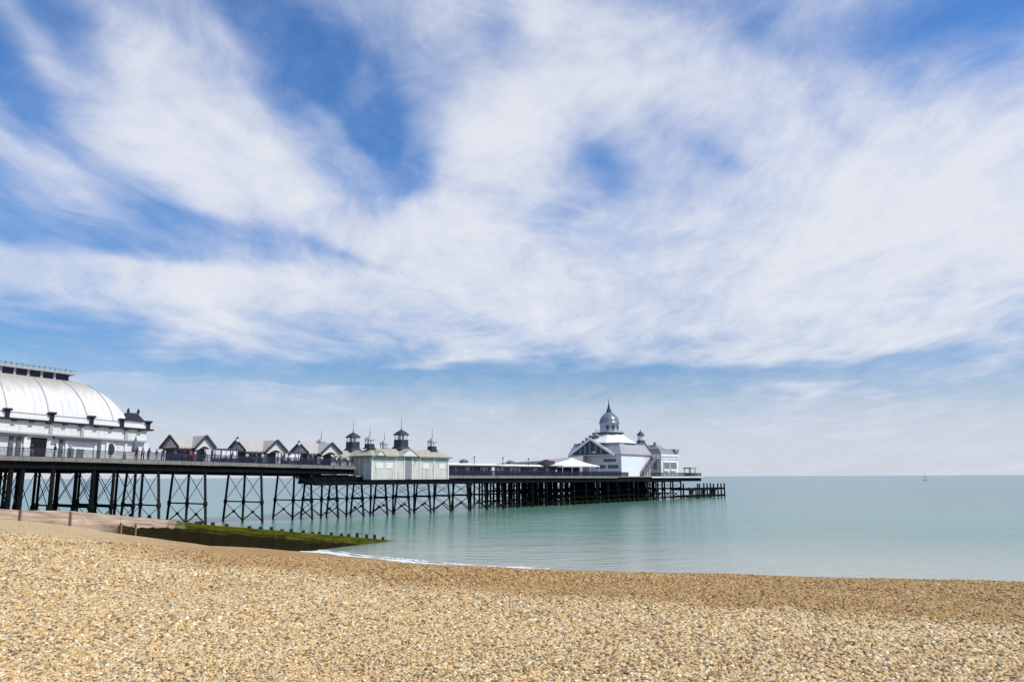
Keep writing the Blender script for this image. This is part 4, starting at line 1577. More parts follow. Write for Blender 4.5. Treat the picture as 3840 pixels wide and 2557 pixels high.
def hut():
    z = zs(66)
    u, v = 71.5, 8.0
    T = Thing('thatched_hut', 'small dark brown thatched hut to the left of the white tent', 'hut', u, v, z)
    mb = MB()
    mb.box(u - 2.6, u + 2.6, v - 1.6, v + 1.6, z, z + 2.5)
    T.part('wall', mb, SHADE_WALL)
    mb = MB()
    mb.frust(u - 2.9, u + 2.9, v - 1.9, v + 1.9, z + 2.4, u - 1.9, u + 1.9, v - 1.2, v + 1.2, z + 3.4)
    mb.frust(u - 1.9, u + 1.9, v - 1.2, v + 1.2, z + 3.4, u - 0.3, u + 0.3, v - 0.3, v + 0.3, z + 4.2)
    for i in range(60):
        a = random.uniform(0, 6.283)
        r = random.uniform(1.4, 3.0)
        x, y = u + r * math.cos(a), v + r * 0.65 * math.sin(a)
        mb.bar((x, y, z + 4.2 - r * 0.55), (x + 0.3 * math.cos(a), y + 0.2 * math.sin(a), z + 3.75 - r * 0.6 + random.uniform(-0.1, 0.2)), 0.2, 0.2)
    T.part('roof', mb, BROWN)


hut()


# ------------------------------------------------------------------ domed pavilion at the pier head
def pavilion():
    z = zs(105)
    T = Thing('domed_pavilion', 'white pavilion with silver dome and spire at the sea end of the pier', 'pavilion', 108, 11, z)
    part = T.part
    cu, cv = 108.4, 11.0
    u0, u1, v0, v1 = 101.0, 119.0, 3.0, 21.0
    mb = MB()
    mb.box(u0, u1, v0, v1, z, 13.2)
    wall = part('wall', mb, WALL_SHADE_TONE)
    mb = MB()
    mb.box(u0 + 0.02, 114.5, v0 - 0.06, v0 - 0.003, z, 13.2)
    part('sunlit_tone_front', mb, WHITE_CLEAN)  # whiter panel over the wall paints in the sunlit tone of this side
    # lower skirting band
    mb = MB()
    mb.box(u0 - 0.08, u0 - 0.003, v0, v1 - 3, z, z + 1.5)
    part('skirting', mb, mat('mauve_skirting', (0.34, 0.33, 0.37)))
    # windows of the landward face: (v range, z range)
    for a, b, za, zb in ((3.9, 7.3, 9.3, 10.25), (8.1, 11.2, 9.3, 10.25), (4.7, 8.8, 11.15, 11.95)):
        mb = MB()
        mb.box(u0 - 0.10, u0 - 0.004, a, b, za, zb)
        w = part('window', mb, GLASSB)
        mb = MB()
        n = int((b - a) / 0.9)
        for i in range(1, n):
            v = a + (b - a) * i / n
            mb.box(u0 - 0.14, u0 - 0.101, v - 0.05, v + 0.05, za, zb)
        build('mullion', mb, mat('blue_frame', (0.12, 0.17, 0.20)), w, T.org)
    # steep lilac roof skirt
    mb = MB()
    mb.frust(u0 - 0.3, u1, v0 - 0.3, v1, 13.21, u0 + 1.4, u1 - 1.4, v0 + 1.3, v1 - 1.4, 16.4)
    part('lower_roof', mb, LILAC)
    mb = MB()
    mb.box(u0 - 0.35, u1, v0 - 0.36, v0 - 0.301, 13.05, 13.35)
    mb.box(u0 + 1.2, u1 - 1.2, v0 + 1.1, v1 - 1.2, 16.4, 16.62)
    part('gutter', mb, mat('lilac_gutter', (0.26, 0.26, 0.31)))
    # white roof rising to the drum
    mb = MB()
    mb.lathe(cu, cv, [(7.9, 16.6), (7.6, 16.9), (5.2, 18.3), (3.6, 19.5), (3.6, 19.6)], 8, math.pi / 8, smooth=False)
    part('upper_roof', mb, mat('cream_white_roof', (0.80, 0.79, 0.74), 0.6, 0.06))
    # gallery
    mb = MB()
    mb.lathe(cu, cv, [(3.7, 19.45), (4.3, 19.6), (4.3, 19.85), (3.2, 19.86)], 24)
    part('gallery', mb, SPIRE)
    mb = MB()
    for i in range(28):
        a = 2 * math.pi * i / 28
        mb.bar((cu + 4.2 * math.cos(a), cv + 4.2 * math.sin(a), 19.85), (cu + 4.2 * math.cos(a), cv + 4.2 * math.sin(a), 20.6), 0.06, 0.06)
        b = 2 * math.pi * (i + 1) / 28
        mb.bar((cu + 4.2 * math.cos(a), cv + 4.2 * math.sin(a), 20.6), (cu + 4.2 * math.cos(b), cv + 4.2 * math.sin(b), 20.6), 0.07, 0.07)
    part('gallery_rail', mb, WHITE_CLEAN)
    mb = MB()
    mb.lathe(cu, cv, [(2.75, 19.87), (2.75, 22.3), (2.95, 22.35), (2.95, 22.6)], 24)
    drum = part('drum', mb, mat('pale_drum', (0.60, 0.63, 0.70), 0.7, 0.08))
    for a in (200, 236, 272, 308, 344):
        r = math.radians(a)
        mb = MB()
        c = Vector((cu + 2.72 * math.cos(r), cv + 2.72 * math.sin(r), 21.2))
        tdir = Vector((-math.sin(r), math.cos(r), 0)) * 0.36
        nrm = Vector((math.cos(r), math.sin(r), 0)) * 0.10
        zz = Vector((0, 0, 0.75))
        mb.hexa([c - tdir - zz, c + tdir - zz, c + tdir + nrm - zz, c - tdir + nrm - zz], [c - tdir + zz, c + tdir + zz, c + tdir + nrm + zz, c - tdir + nrm + zz])
        build('window', mb, GLASSD, drum, T.org)
    # dome and spire
    mb = MB()
    prof = [(3.15, 22.6), (3.15, 22.78), (2.85, 22.9), (2.82, 23.3), (2.68, 23.8), (2.42, 24.3), (2.05, 24.8), (1.6, 25.25), (1.15, 25.6), (0.8, 25.95)]
    mb.lathe(cu, cv, prof, 32)
    dm = part('dome', mb, DOME)
    mb = MB()
    for i in range(16):
        a = 2 * math.pi * i / 16
        pts = [(cu + (r + 0.02) * math.cos(a), cv + (r + 0.02) * math.sin(a), zz) for r, zz in prof[2:]]
        for p0, p1 in zip(pts[:-1], pts[1:]):
            mb.bar(p0, p1, 0.09, 0.09)
    build('dome_rib', mb, mat('dome_rib_lead', (0.13, 0.16, 0.20), 0.4), dm, T.org)
    mb = MB()
    mb.lathe(cu, cv, [(0.95, 25.8), (0.72, 26.1), (0.78, 26.35), (0.48, 27.0), (0.26, 27.9), (0.14, 28.6), (0.04, 29.7)], 12)
    part('spire', mb, SPIRE)
    # big landward gables
    vm, hw = 12.2, 6.8

    def gable(u, zf, za, name_off, depth, barge_m, glass):
        mb = MB()
        mb.slab([(u, vm - hw - 0.6, zf - 0.3), (u + depth, vm - hw - 0.6, zf - 0.3), (u + depth, vm, za), (u, vm, za)], 0.3)
        mb.slab([(u + depth, vm + hw + 0.6, zf - 0.3), (u, vm + hw + 0.6, zf - 0.3), (u, vm, za), (u + depth, vm, za)], 0.3)
        part('gable_roof', mb, LILAC)
        mb = MB()
        for s_ in (-1, 1):
            mb.bar((u - 0.14, vm + s_ * (hw + 0.75), zf - 0.4), (u - 0.14, vm, za + 0.05), 0.28, 0.6)
        part('bargeboard', mb, barge_m)
        if glass:
            mb = MB()
            mb.extr([(u + 0.2, vm - hw, zf - 0.1), (u + 0.2, vm + hw, zf - 0.1), (u + 0.2, vm, za - 0.5)], (0.2, 0, 0))
            g = part('gable_glazing', mb, mat('slate_blue_glazing', (0.055, 0.06, 0.08), 0.3))
            mb = MB()
            for k in (-3.4, -1.7, 0.4, 2.0, 3.6):
                zt = za - 0.6 - abs(k) * (za - zf) / hw
                mb.box(u + 0.10, u + 0.197, vm + k - 0.25, vm + k + 0.25, zf, zt)
            build('mullion', mb, mat('lilac_mullion', (0.24, 0.24, 0.29)), g, T.org)

    gable(99.6, 13.5, 17.7, 0, 4.5, WHITE_CLEAN, True)
    mb = MB()
    mb.box(99.4, 101, 5.2, 19.2, 12.9, 13.3)
    part('gable_sill', mb, mat('lilac_sill', (0.42, 0.42, 0.47)))
    # the stepped edge of the main roof behind the gable
    hw = 7.8
    vm = 12.6
    mb = MB()
    mb.slab([(103.0, vm, 19.4), (103.0, vm + hw + 1.0, 14.2), (109, vm + hw + 1.0, 14.2), (109, vm, 19.4)], 0.4)
    mb.slab([(103.0, vm - 1.2, 18.8), (103.0, vm, 19.4), (109, vm, 19.4), (109, vm - 1.2, 18.8)], 0.4)
    part('main_roof', mb, LILAC)
    mb = MB()
    for k in range(7):
        f0 = k / 7
        v = vm + (hw + 1.0) * f0
        zz = 19.5 - 5.2 * f0
        mb.box(102.7, 102.98, v, v + 0.85, zz - 1.1, zz + 0.25)
    part('stepped_bargeboard', mb, mat('grey_step_boards', (0.23, 0.23, 0.27)))
    # the low roof running down to the left
    mb = MB()
    mb.hexa([(84, 14, z), (99.2, 14, z), (99.2, 33.5, z), (84, 33.5, z)], [(84, 14, 11.4), (99.2, 14, 13.0), (99.2, 33.5, 11.8), (84, 33.5, 10.9)])
    part('side_wing', mb, LILAC)
    # right-hand bay tower
    b0, b1, c0, c1 = 123.4, 135.2, 2.0, 10.0
    mb = MB()
    mb.box(b0, b1, c0, c1, z, 13.0)
    bt = part('bay_tower', mb, WHITE_CLEAN)
    mb = MB()
    mb.box(b0 - 0.25, b1 + 0.25, c0 - 0.25, c1 + 0.25, 13.0, 13.7)
    part('bay_cornice', mb, WHITE_CLEAN)
    mb = MB()
    mb.frust(b0 - 0.2, b1 + 0.2, c0 - 0.2, c1 + 0.2, 13.71, b0 + 0.3, b1 - 0.2, c0 + 0.6, c1 - 0.4, 15.0)
    mb.box(b0 + 0.35, b1 - 0.25, c0 + 0.65, c1 - 0.45, 15.0, 15.3)
    mb.frust(b0 + 0.6, b0 + 5.5, c0 + 1.0, c1 - 1.4, 15.3, b0 + 1.8, b0 + 3.8, c0 + 2.6, c1 - 2.6, 16.6)
    mb.box(b1 - 2.6, b1 + 0.3, c0 - 0.3, c0 + 1.6, 14.4, 15.4)
    mb.box(b0 + 1.5, b0 + 2.2, c0 + 2.5, c0 + 3.2, 16.4, 17.4)
    part('bay_roof', mb, mat('slate_lilac_roof', (0.27, 0.26, 0.29), 0.7, 0.2))
    mb = MB()
    mb.box(b0 + 0.3, b1 - 0.3, c0 - 0.12, c0 - 0.004, 12.0, 12.35)
    part('string_course', mb, mat('grey_course', (0.50, 0.51, 0.48)))
    for a, b in ((b0 + 1.2, b0 + 4.6), (b0 + 5.6, b0 + 9.6)):
        mb = MB()
        mb.box(a, b, c0 - 0.4, c0 - 0.003, 8.6, 11.5)
        w = part('bay_window', mb, WHITE_CLEAN)
        mb = MB()
        n = 3
        for i in range(n):
            s_ = (b - a) / n
            mb.box(a + i * s_ + 0.14, a + (i + 1) * s_ - 0.14, c0 - 0.46, c0 - 0.401, 9.3, 11.2)
        build('pane', mb, mat('grey_pane', (0.13, 0.14, 0.14), 0.15), w, T.org)
    for v in (3.6, 5.6):
        mb = MB()
        mb.box(b0 - 0.08, b0 - 0.003, v, v + 0.9, 9.0, 11.6)
        part('window', mb, GLASSB)
    # link block between hall and bay tower, cupola, outside stair
    mb = MB()
    mb.box(114.6, b0 - 0.01, 6.0, 14, z, 13.6)
    part('link_block', mb, WALL_SHADE_TONE)
    mb = MB()
    mb.frust(114.2, b0 + 0.3, 5.6, 14, 13.61, 116.5, b0 - 2, 8.5, 12, 15.4)
    part('link_roof', mb, mat('cream_white_roof', (0.7, 0.7, 0.68)))
    q = (119.5, 6.6)
    mb = MB()
    mb.lathe(*q, [(2.6, 15.0), (1.9, 16.2), (1.3, 17.4), (1.1, 17.9)], 8, math.pi / 8, smooth=False)
    cb = part('cupola', mb, SPIRE)
    mb = MB()
    mb.lathe(*q, [(0.95, 17.9), (0.95, 19.3)], 8, math.pi / 8, smooth=False)
    build('lantern', mb, mat('pale_drum', (0.6, 0.63, 0.7)), cb, T.org)
    mb = MB()
    mb.lathe(*q, [(1.25, 19.3), (1.15, 19.6), (0.6, 20.2), (0.12, 20.7), (0.03, 21.3)], 10)
    build('cap', mb, SPIRE, cb, T.org)
    mb = MB()
    for i in range(14):
        f0 = i / 14
        mb.box(111.5 + 8.5 * f0, 112.3 + 8.5 * f0, 1.6, 2.9, z + 5.4 * f0, z + 5.4 * f0 + 0.45)
    for v in (1.6, 2.9):
        mb.bar((111.6, v, z + 0.9), (120.1, v, z + 6.4), 0.12, 0.5)
        for i in range(7):
            f0 = i / 6
            mb.box(111.7 + 8.3 * f0, 111.85 + 8.3 * f0, v - 0.06, v + 0.06, z, z + 5.4 * f0 + 1.0)
    part('outside_stair', mb, mat('grey_mauve_stair', (0.22, 0.20, 0.24), 0.7, 0.3))
    mb = MB()
    mb.box(118.5, b0 - 0.02, 2.2, 5.9, z + 5.2, z + 5.45)
    mb.box(118.5, b0 - 0.02, 2.2, 2.3, z + 5.46, z + 6.3)
    part('balcony', mb, mat('faded_mauve', (0.36, 0.28, 0.33), 0.7, 0.2))
    mb = MB()
    for u in (96.0, 115.5, 121.5):
        mb.box(u, u + 0.7, 9.0, 9.7, 14.0, 17.0 if u > 100 else 13.6)
    part('chimney', mb, LILAC)


pavilion()


def booth():
    z = zs(145)
    T = Thing('terrace_booth', 'small grey lookout booth on the terrace right of the bay tower', 'booth', 144.5, 2, z)
    mb = MB()
    mb.box(142.6, 146.2, 1.4, 3.6, z, z + 1.1)
    T.part('base', mb, mat('booth_grey', (0.20, 0.21, 0.23)))
    for u in (142.7, 146.1):
        for v in (1.5, 3.5):
            mb = MB()
            mb.box(u - 0.1, u + 0.1, v - 0.1, v + 0.1, z + 1.1, z + 2.5)
            T.part('post', mb, mat('booth_grey', (0.20, 0.21, 0.23)))
    mb = MB()
    mb.box(142.3, 146.5, 1.1, 3.9, z + 2.5, z + 2.9)
    T.part('roof', mb, mat('booth_roof', (0.30, 0.31, 0.35)))


booth()

# ------------------------------------------------------------------ lamp posts
LAMPS = [(-21.5, zl, 'lamp post standing between the first two gabled shelters'),
         (-9.6, zl, 'lamp post standing between the middle and last gabled shelters'),
         (36.6, zs, 'lamp post over the low shelter nearer the pale green kiosk'),
         (46.6, zs, 'lamp post at the join between the two low cream-roofed shelters'),
         (56.4, zs, 'lamp post beside the low shelter nearer the white tent')]
lamp0 = None
for u, zf, lab in LAMPS:
    if lamp0 is None:
        T = Thing('lamp_post', lab, 'lamp post', u, 2.4, zf(u), 'lamp posts along the pier')
        mb = MB()
        z = zf(u)
        mb.lathe(u, 2.4, [(0.16, z), (0.14, z + 0.7), (0.07, z + 0.85), (0.055, z + 3.3)], 8)
        mb.bar((u - 0.3, 2.4, z + 3.0), (u + 0.3, 2.4, z + 3.0), 0.05, 0.05)
        T.part('post', mb, RAIL)
        mb = MB()
        mb.lathe(u, 2.4, [(0.10, z + 3.3), (0.26, z + 3.55), (0.26, z + 3.75), (0.10, z + 3.98)], 10)
        T.part('lamp_globe', mb, LAMPW)
        mb = MB()
        mb.lathe(u, 2.4, [(0.28, z + 3.9), (0.12, z + 4.1), (0.02, z + 4.3)], 10)
        T.part('lamp_cap', mb, RAIL)
        lamp0 = T.o
    else:
        c = copy_tree(lamp0)
        c.location = P(u, 2.4, zf(u))
        c['label'] = lab


# ------------------------------------------------------------------ folded parasol near the hall
def parasol():
    u, v = uz(505, 1700, 1.6)[0], 1.6
    z = zl(u)
    T = Thing('folded_parasol', 'tall folded grey parasol by the right end of the white hall', 'parasol', u, v, z)
    mb = MB()
    mb.tube((u, v, z), (u, v, z + 3.3), 0.05, n=8)
    T.part('pole', mb, RAIL)
    mb = MB()
    mb.lathe(u, v, [(0.42, z + 1.15), (0.46, z + 1.5), (0.34, z + 2.3), (0.14, z + 3.0), (0.04, z + 3.4)], 9, smooth=False)
    T.part('canopy', mb, mat('grey_violet_cloth', (0.16, 0.16, 0.22), 0.9, 0.2))


parasol()


# ------------------------------------------------------------------ people on the deck
def make_body(pose):
    J = {'pel': (0, 0, 0.95), 'sp': (0, 0.0, 1.15), 'ch': (0, 0.0, 1.36), 'nk': (0, 0.01, 1.50), 'hd': (0, 0.03, 1.60), 'tp': (0, 0.03, 1.72)}
    if pose == 'walk':
        leg = {'hl': (-0.10, 0, 0.90), 'kl': (-0.10, 0.17, 0.50), 'al': (-0.10, 0.16, 0.08), 'tl': (-0.10, 0.32, 0.04),
               'hr': (0.10, 0, 0.90), 'kr': (0.10, -0.05, 0.50), 'ar': (0.10, -0.30, 0.14), 'tr': (0.10, -0.17, 0.05)}
        arm = {'sl': (-0.18, 0, 1.42), 'el': (-0.23, -0.12, 1.15), 'wl': (-0.22, -0.10, 0.90), 'fl': (-0.22, -0.06, 0.80),
               'sr': (0.18, 0, 1.42), 'er': (0.23, 0.06, 1.14), 'wr': (0.21, 0.24, 0.97), 'fr': (0.20, 0.32, 0.93)}
    elif pose == 'lean':
        J = {'pel': (0, -0.06, 0.94), 'sp': (0, 0.0, 1.14), 'ch': (0, 0.08, 1.33), 'nk': (0, 0.15, 1.46), 'hd': (0, 0.20, 1.56), 'tp': (0, 0.20, 1.68)}
        leg = {'hl': (-0.10, -0.06, 0.89), 'kl': (-0.11, -0.02, 0.50), 'al': (-0.11, -0.08, 0.08), 'tl': (-0.12, 0.08, 0.04),
               'hr': (0.10, -0.06, 0.89), 'kr': (0.11, -0.02, 0.50), 'ar': (0.11, -0.08, 0.08), 'tr': (0.12, 0.08, 0.04)}
        arm = {'sl': (-0.18, 0.10, 1.39), 'el': (-0.25, 0.20, 1.15), 'wl': (-0.12, 0.40, 1.15), 'fl': (-0.05, 0.46, 1.15),
               'sr': (0.18, 0.10, 1.39), 'er': (0.25, 0.20, 1.15), 'wr': (0.12, 0.40, 1.15), 'fr': (0.05, 0.46, 1.15)}
    else:
        leg = {'hl': (-0.10, 0, 0.90), 'kl': (-0.11, 0.02, 0.50), 'al': (-0.12, -0.02, 0.08), 'tl': (-0.14, 0.14, 0.04),
               'hr': (0.10, 0, 0.90), 'kr': (0.11, 0.02, 0.50), 'ar': (0.12, -0.02, 0.08), 'tr': (0.14, 0.14, 0.04)}
        arm = {'sl': (-0.18, 0, 1.42), 'el': (-0.24, -0.03, 1.14), 'wl': (-0.23, 0.05, 0.90), 'fl': (-0.22, 0.08, 0.80),
               'sr': (0.18, 0, 1.42), 'er': (0.25, -0.02, 1.15), 'wr': (0.17, 0.16, 1.02), 'fr': (0.12, 0.22, 1.02)}
    J.update(leg)
    J.update(arm)
    R_ = dict(pel=.135, sp=.125, ch=.15, nk=.055, hd=.095, tp=.08, hl=.10, hr=.10, kl=.065, kr=.065, al=.045, ar=.045, tl=.04, tr=.04,
              sl=.065, sr=.065, el=.045, er=.045, wl=.032, wr=.032, fl=.03, fr=.03)
    E_ = [('pel', 'sp'), ('sp', 'ch'), ('ch', 'nk'), ('nk', 'hd'), ('hd', 'tp'), ('pel', 'hl'), ('hl', 'kl'), ('kl', 'al'), ('al', 'tl'), ('pel', 'hr'), ('hr', 'kr'), ('kr', 'ar'), ('ar', 'tr'),
          ('ch', 'sl'), ('sl', 'el'), ('el', 'wl'), ('wl', 'fl'), ('ch', 'sr'), ('sr', 'er'), ('er', 'wr'), ('wr', 'fr')]
    # fingers and a thumb on each hand
    for sd in 'lr':
        w_, f_ = Vector(J['w' + sd]), Vector(J['f' + sd])
        d = (f_ - w_).normalized()
        side = d.cross(Vector((1, 0, 0))).normalized()
        for i in range(4):
            nm = 'g%d%s' % (i, sd)
            J[nm] = tuple(f_ + d * (0.075 - 0.008 * abs(i - 1.4)) + side * (0.022 * (i - 1.5)))
            R_[nm] = 0.009
            E_.append(('f' + sd, nm))
        nm = 'th' + sd
        J[nm] = tuple(w_ + d * 0.06 + side * 0.055)
        R_[nm] = 0.010
        E_.append(('w' + sd, nm))
    names = list(J)
    me = bpy.data.meshes.new('person_' + pose)
    me.from_pydata([J[k] for k in names], [(names.index(a), names.index(b)) for a, b in E_], [])
    ob = bpy.data.objects.new('person_' + pose, me)
    col.objects.link(ob)
    ob.modifiers.new('skin', 'SKIN')
    for i, k in enumerate(names):
        sv = me.skin_vertices[0].data[i]
        sv.radius = (R_[k], R_[k] * (0.75 if k in ('ch', 'sp', 'pel') else 1.0))
        sv.use_root = (k == 'pel')
    sub = ob.modifiers.new('sub', 'SUBSURF')
    sub.levels = sub.render_levels = 1
    dg = bpy.context.evaluated_depsgraph_get()
    em = bpy.data.meshes.new_from_object(ob.evaluated_get(dg))
    bpy.data.objects.remove(ob)
    wz = [J['wl'][2] + 0.0, J['wr'][2]]
    hand = [Vector(J['fl']), Vector(J['fr'])]
    for p in em.polygons:
        p.use_smooth = True
        c = p.center
        if c.z > J['nk'][2] - 0.01 or min((c - h).length for h in hand) < 0.11:
            p.material_index = 0
        elif c.z > 0.93 or abs(c.x) > 0.185:
            p.material_index = 1
        elif c.z > 0.085:
            p.material_index = 2
        else:
            p.material_index = 3
    return em, J


BODIES = {k: make_body(k) for k in ('stand', 'walk', 'lean')}
SKINM = mat('skin', (0.50, 0.32, 0.24), 0.6, 0.08)
SHOE = mat('dark_shoe', (0.03, 0.03, 0.03), 0.6)
CLOTH = {'navy': (0.02, 0.025, 0.07), 'black': (0.012, 0.012, 0.014), 'white': (0.72, 0.72, 0.72), 'red': (0.45, 0.05, 0.06), 'grey': (0.22, 0.22, 0.24), 'pink': (0.62, 0.34, 0.40),
         'blue': (0.10, 0.18, 0.42), 'purple': (0.11, 0.06, 0.20), 'beige': (0.50, 0.42, 0.32), 'pale blue': (0.45, 0.54, 0.68), 'denim': (0.07, 0.10, 0.18), 'brown': (0.14, 0.08, 0.05)}
HAIRS = {'dark': (0.02, 0.015, 0.012), 'brown': (0.08, 0.045, 0.025), 'fair': (0.35, 0.24, 0.12), 'grey': (0.4, 0.4, 0.4)}


def cm(c):
    return mat('cloth_' + c.replace(' ', '_'), CLOTH[c], 0.85, 0.15, 8)


def person(px, v, zf, top, legs, hair, pose, face, label, u=None, scale=1.0):
    if u is None:
        u = uz(px, 1700 if zf is zl else 1775, v)[0]
    me, J = BODIES[pose]
    if len(me.materials) < 4:
        while len(me.materials) < 4:
            me.materials.append(SKINM)
    ob = bpy.data.objects.new('person', me)
    col.objects.link(ob)
    for i, m in enumerate((SKINM, cm(top), cm(legs), SHOE)):
        ob.material_slots[i].link = 'OBJECT'
        ob.material_slots[i].material = m
    ob.location = P(u, v, zf(u) + 0.012)
    ob.rotation_euler = (0, 0, THETA + math.radians(face))
    ob.scale = (scale,) * 3
    tag(ob, label, 'person', 'people on the pier deck')
    h = MB()
    hx, hy, hz = J['hd']
    h.lathe(hx, hy - 0.015, [(0.105, hz + 0.0), (0.125, hz + 0.06), (0.12, hz + 0.13), (0.08, hz + 0.19), (0.02, hz + 0.215)], 10)
    build('hair', h, mat('hair_' + hair, HAIRS[hair], 0.7, 0.1), ob)
    f = MB()
    f.lathe(hx - 0.035, hy + 0.098, [(0.012, hz + 0.03), (0.012, hz + 0.05)], 6)
    f.lathe(hx + 0.035, hy + 0.098, [(0.012, hz + 0.03), (0.012, hz + 0.05)], 6)
    f.box(hx - 0.03, hx + 0.03, hy + 0.085, hy + 0.10, hz - 0.045, hz - 0.035)
    build('face', f, SHOE, ob)
    return ob


# face: 180 looks towards the beach, 0 away from it, 90 / -90 along the pier
PEOPLE = [
    (118, 1.5, 'black', 'grey', 'dark', 'stand', 180, 'person in black top beside the dark doorway of the white hall'),
    (205, 1.4, 'black', 'denim', 'brown', 'walk', 90, 'person in black top walking past the white hall'),
    (262, 1.6, 'grey', 'denim', 'grey', 'stand', 180, 'grey-topped person with grey hair in front of the white hall'),
    (512, 0.9, 'navy', 'black', 'dark', 'lean', 180, 'person in navy leaning on the railing beneath the folded parasol'),
    (535, 1.2, 'grey', 'navy', 'brown', 'stand', 140, 'person in grey top and navy trousers near the folded parasol'),
    (557, 0.8, 'black', 'black', 'dark', 'lean', 180, 'person all in black bent over the railing at the right end of the hall'),
    (588, 1.5, 'grey', 'grey', 'grey', 'walk', -90, 'person all in grey walking away from the hall'),
    (612, 1.2, 'navy', 'denim', 'dark', 'stand', 180, 'person in navy top standing left of the first gabled shelter'),
    (655, 1.0, 'purple', 'navy', 'brown', 'lean', 180, 'person in purple top leaning on the railing by the first gabled shelter'),
    (693, 1.1, 'black', 'denim', 'dark', 'stand', 160, 'person in black top and jeans before the first gabled shelter'),
    (716, 1.3, 'red', 'black', 'brown', 'stand', 180, 'person in red top beside the red board of the first gabled shelter'),
    (733, 1.5, 'pink', 'grey', 'fair', 'stand', 200, 'fair-haired person in pink top under the front gable of the first shelter'),
    (768, 0.9, 'black', 'black', 'dark', 'stand', 180, 'person all in black by the right post of the first gabled shelter'),
    (807, 1.2, 'pale blue', 'navy', 'fair', 'walk', 90, 'person in pale blue top walking by the windscreen after the first shelter'),
    (848, 1.4, 'white', 'navy', 'grey', 'stand', 180, 'white-topped person in navy trousers by the lamp post between the first shelters'),
    (870, 0.9, 'purple', 'black', 'dark', 'lean', 180, 'person in purple and black leaning on the railing left of the middle shelter'),
    (926, 1.2, 'white', 'navy', 'brown', 'lean', 180, 'white-topped person leaning on the railing below the middle shelter roof'),
    (947, 1.3, 'navy', 'navy', 'dark', 'stand', 150, 'person all in navy in front of the middle gabled shelter'),
    (962, 1.6, 'blue', 'grey', 'brown', 'walk', -90, 'person in blue top walking past the middle gabled shelter'),
    (985, 1.3, 'pale blue', 'denim', 'fair', 'stand', 180, 'fair-haired person in pale blue near the arch of the middle shelter'),
    (1042, 1.5, 'beige', 'black', 'dark', 'stand', 180, 'person in beige top under the arched gable of the middle shelter'),
    (1062, 1.0, 'navy', 'black', 'brown', 'lean', 180, 'person in navy leaning by the right post of the middle shelter'),
    (1088, 1.1, 'white', 'grey', 'dark', 'stand', 180, 'white-topped dark-haired person by the second windscreen'),
    (1108, 1.6, 'white', 'denim', 'fair', 'walk', 90, 'fair-haired white-topped person walking by the second windscreen'),
    (1128, 1.0, 'black', 'navy', 'dark', 'lean', 180, 'person in black leaning on the railing left of the last gabled shelter'),
    (1156, 1.2, 'purple', 'black', 'brown', 'stand', 180, 'person in purple and black before the last gabled shelter'),
    (1172, 1.5, 'grey', 'navy', 'grey', 'walk', -90, 'grey-haired person in grey walking before the last gabled shelter'),
    (1208, 1.1, 'pale blue', 'navy', 'fair', 'stand', 180, 'person in pale blue and navy under the white gable of the last shelter'),
    (1240, 1.0, 'navy', 'navy', 'dark', 'lean', 180, 'person all in navy leaning on the railing by the last shelter'),
    (1263, 1.3, 'white', 'black', 'brown', 'stand', 200, 'white-topped person in black trousers near the pale green kiosk'),
    (1280, 1.6, 'pale blue', 'grey', 'dark', 'walk', 90, 'person in pale blue and grey walking towards the pale green kiosk'),
    (1306, 1.0, 'white', 'navy', 'fair', 'stand', 180, 'fair-haired white-topped person right beside the pale green kiosk'),
    (1322, 0.8, 'black', 'black', 'dark', 'lean', 180, 'person all in black at the corner of the pale green kiosk'),
]
for a in PEOPLE:
    person(a[0], a[1], zl, *a[2:])
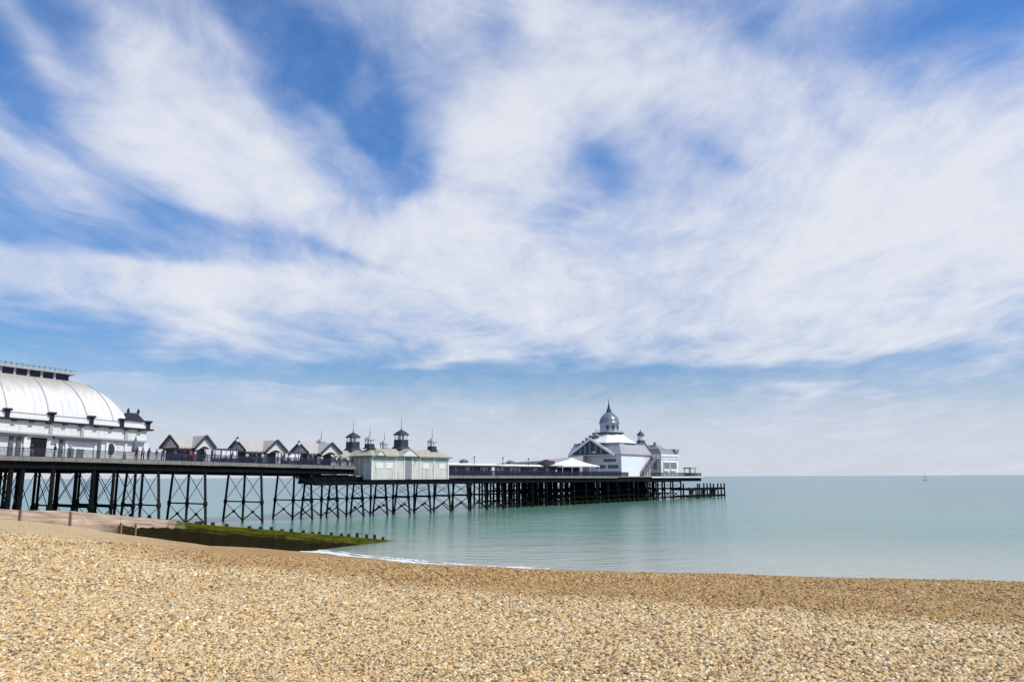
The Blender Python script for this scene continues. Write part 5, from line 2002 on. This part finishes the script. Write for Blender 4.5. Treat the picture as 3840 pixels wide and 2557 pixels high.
SEAP = [
    (1708, 1.2, 'grey', 'denim', 'brown', 'walk', 90, 'person in grey walking in front of the low shelter next to the kiosk'),
    (1770, 1.0, 'black', 'navy', 'dark', 'stand', 180, 'person in black top and navy trousers by the first low cream-roofed shelter'),
    (1808, 1.3, 'black', 'black', 'dark', 'stand', 180, 'person all in black where the first low cream-roofed shelter ends'),
    (1842, 1.1, 'pale blue', 'grey', 'fair', 'lean', 180, 'person in pale blue leaning on the seaward railing'),
    (1925, 1.2, 'black', 'brown', 'dark', 'stand', 160, 'person in black and brown by the second low cream-roofed shelter'),
    (2012, 1.0, 'navy', 'navy', 'dark', 'lean', 180, 'person all in navy leaning on the railing left of the thatched hut'),
    (2086, 1.1, 'white', 'navy', 'brown', 'stand', 180, 'white-topped person at the left end of the white tent'),
    (2190, 1.2, 'black', 'black', 'dark', 'stand', 180, 'person all in black in front of the white tent'),
]
for a in SEAP:
    person(a[0], a[1], zs, *a[2:])


# ------------------------------------------------------------------ distant sailing boat
def sailboat():
    d = ray(3467, 1783)
    k = 1250 / math.hypot(d[0], d[1])
    p = CAM + d * k
    o = bpy.data.objects.new('sailing_boat', None)
    col.objects.link(o)
    o.location = (p[0], p[1], 0)
    o.rotation_euler = (0, 0, math.radians(20))
    o.scale = (0.78,) * 3
    tag(o, 'tiny pale sailing boat far out on the horizon', 'boat')
    mb = MB()
    mb.add([(-4.5, -1.2, 0.9), (3.0, -1.3, 0.9), (5.5, 0, 1.2), (3.0, 1.3, 0.9), (-4.5, 1.2, 0.9), (-3.8, -0.7, -0.3), (2.6, -0.6, -0.3), (4.3, 0, -0.3), (2.6, 0.6, -0.3), (-3.8, 0.7, -0.3)],
           [(0, 1, 2, 3, 4), (9, 8, 7, 6, 5), (0, 5, 6, 1), (1, 6, 7, 2), (2, 7, 8, 3), (3, 8, 9, 4), (4, 9, 5, 0)])
    build('hull', mb, HULLM, o)
    mb = MB()
    mb.tube((0.8, 0, 0.9), (0.8, 0, 12.5), 0.12, 0.07, 8)
    build('mast', mb, HULLM, o)
    mb = MB()
    mb.extr([(0.6, 0, 2.0), (0.6, 0, 12.2), (-1.5, 0.3, 7.0), (-4.2, 0.5, 2.1)], (0, 0.05, 0))
    build('mainsail', mb, SAILM, o)
    mb = MB()
    mb.extr([(1.0, 0, 10.5), (5.2, 0, 1.5), (1.4, 0.4, 1.9)], (0, 0.05, 0))
    build('jib', mb, SAILM, o)


sailboat()
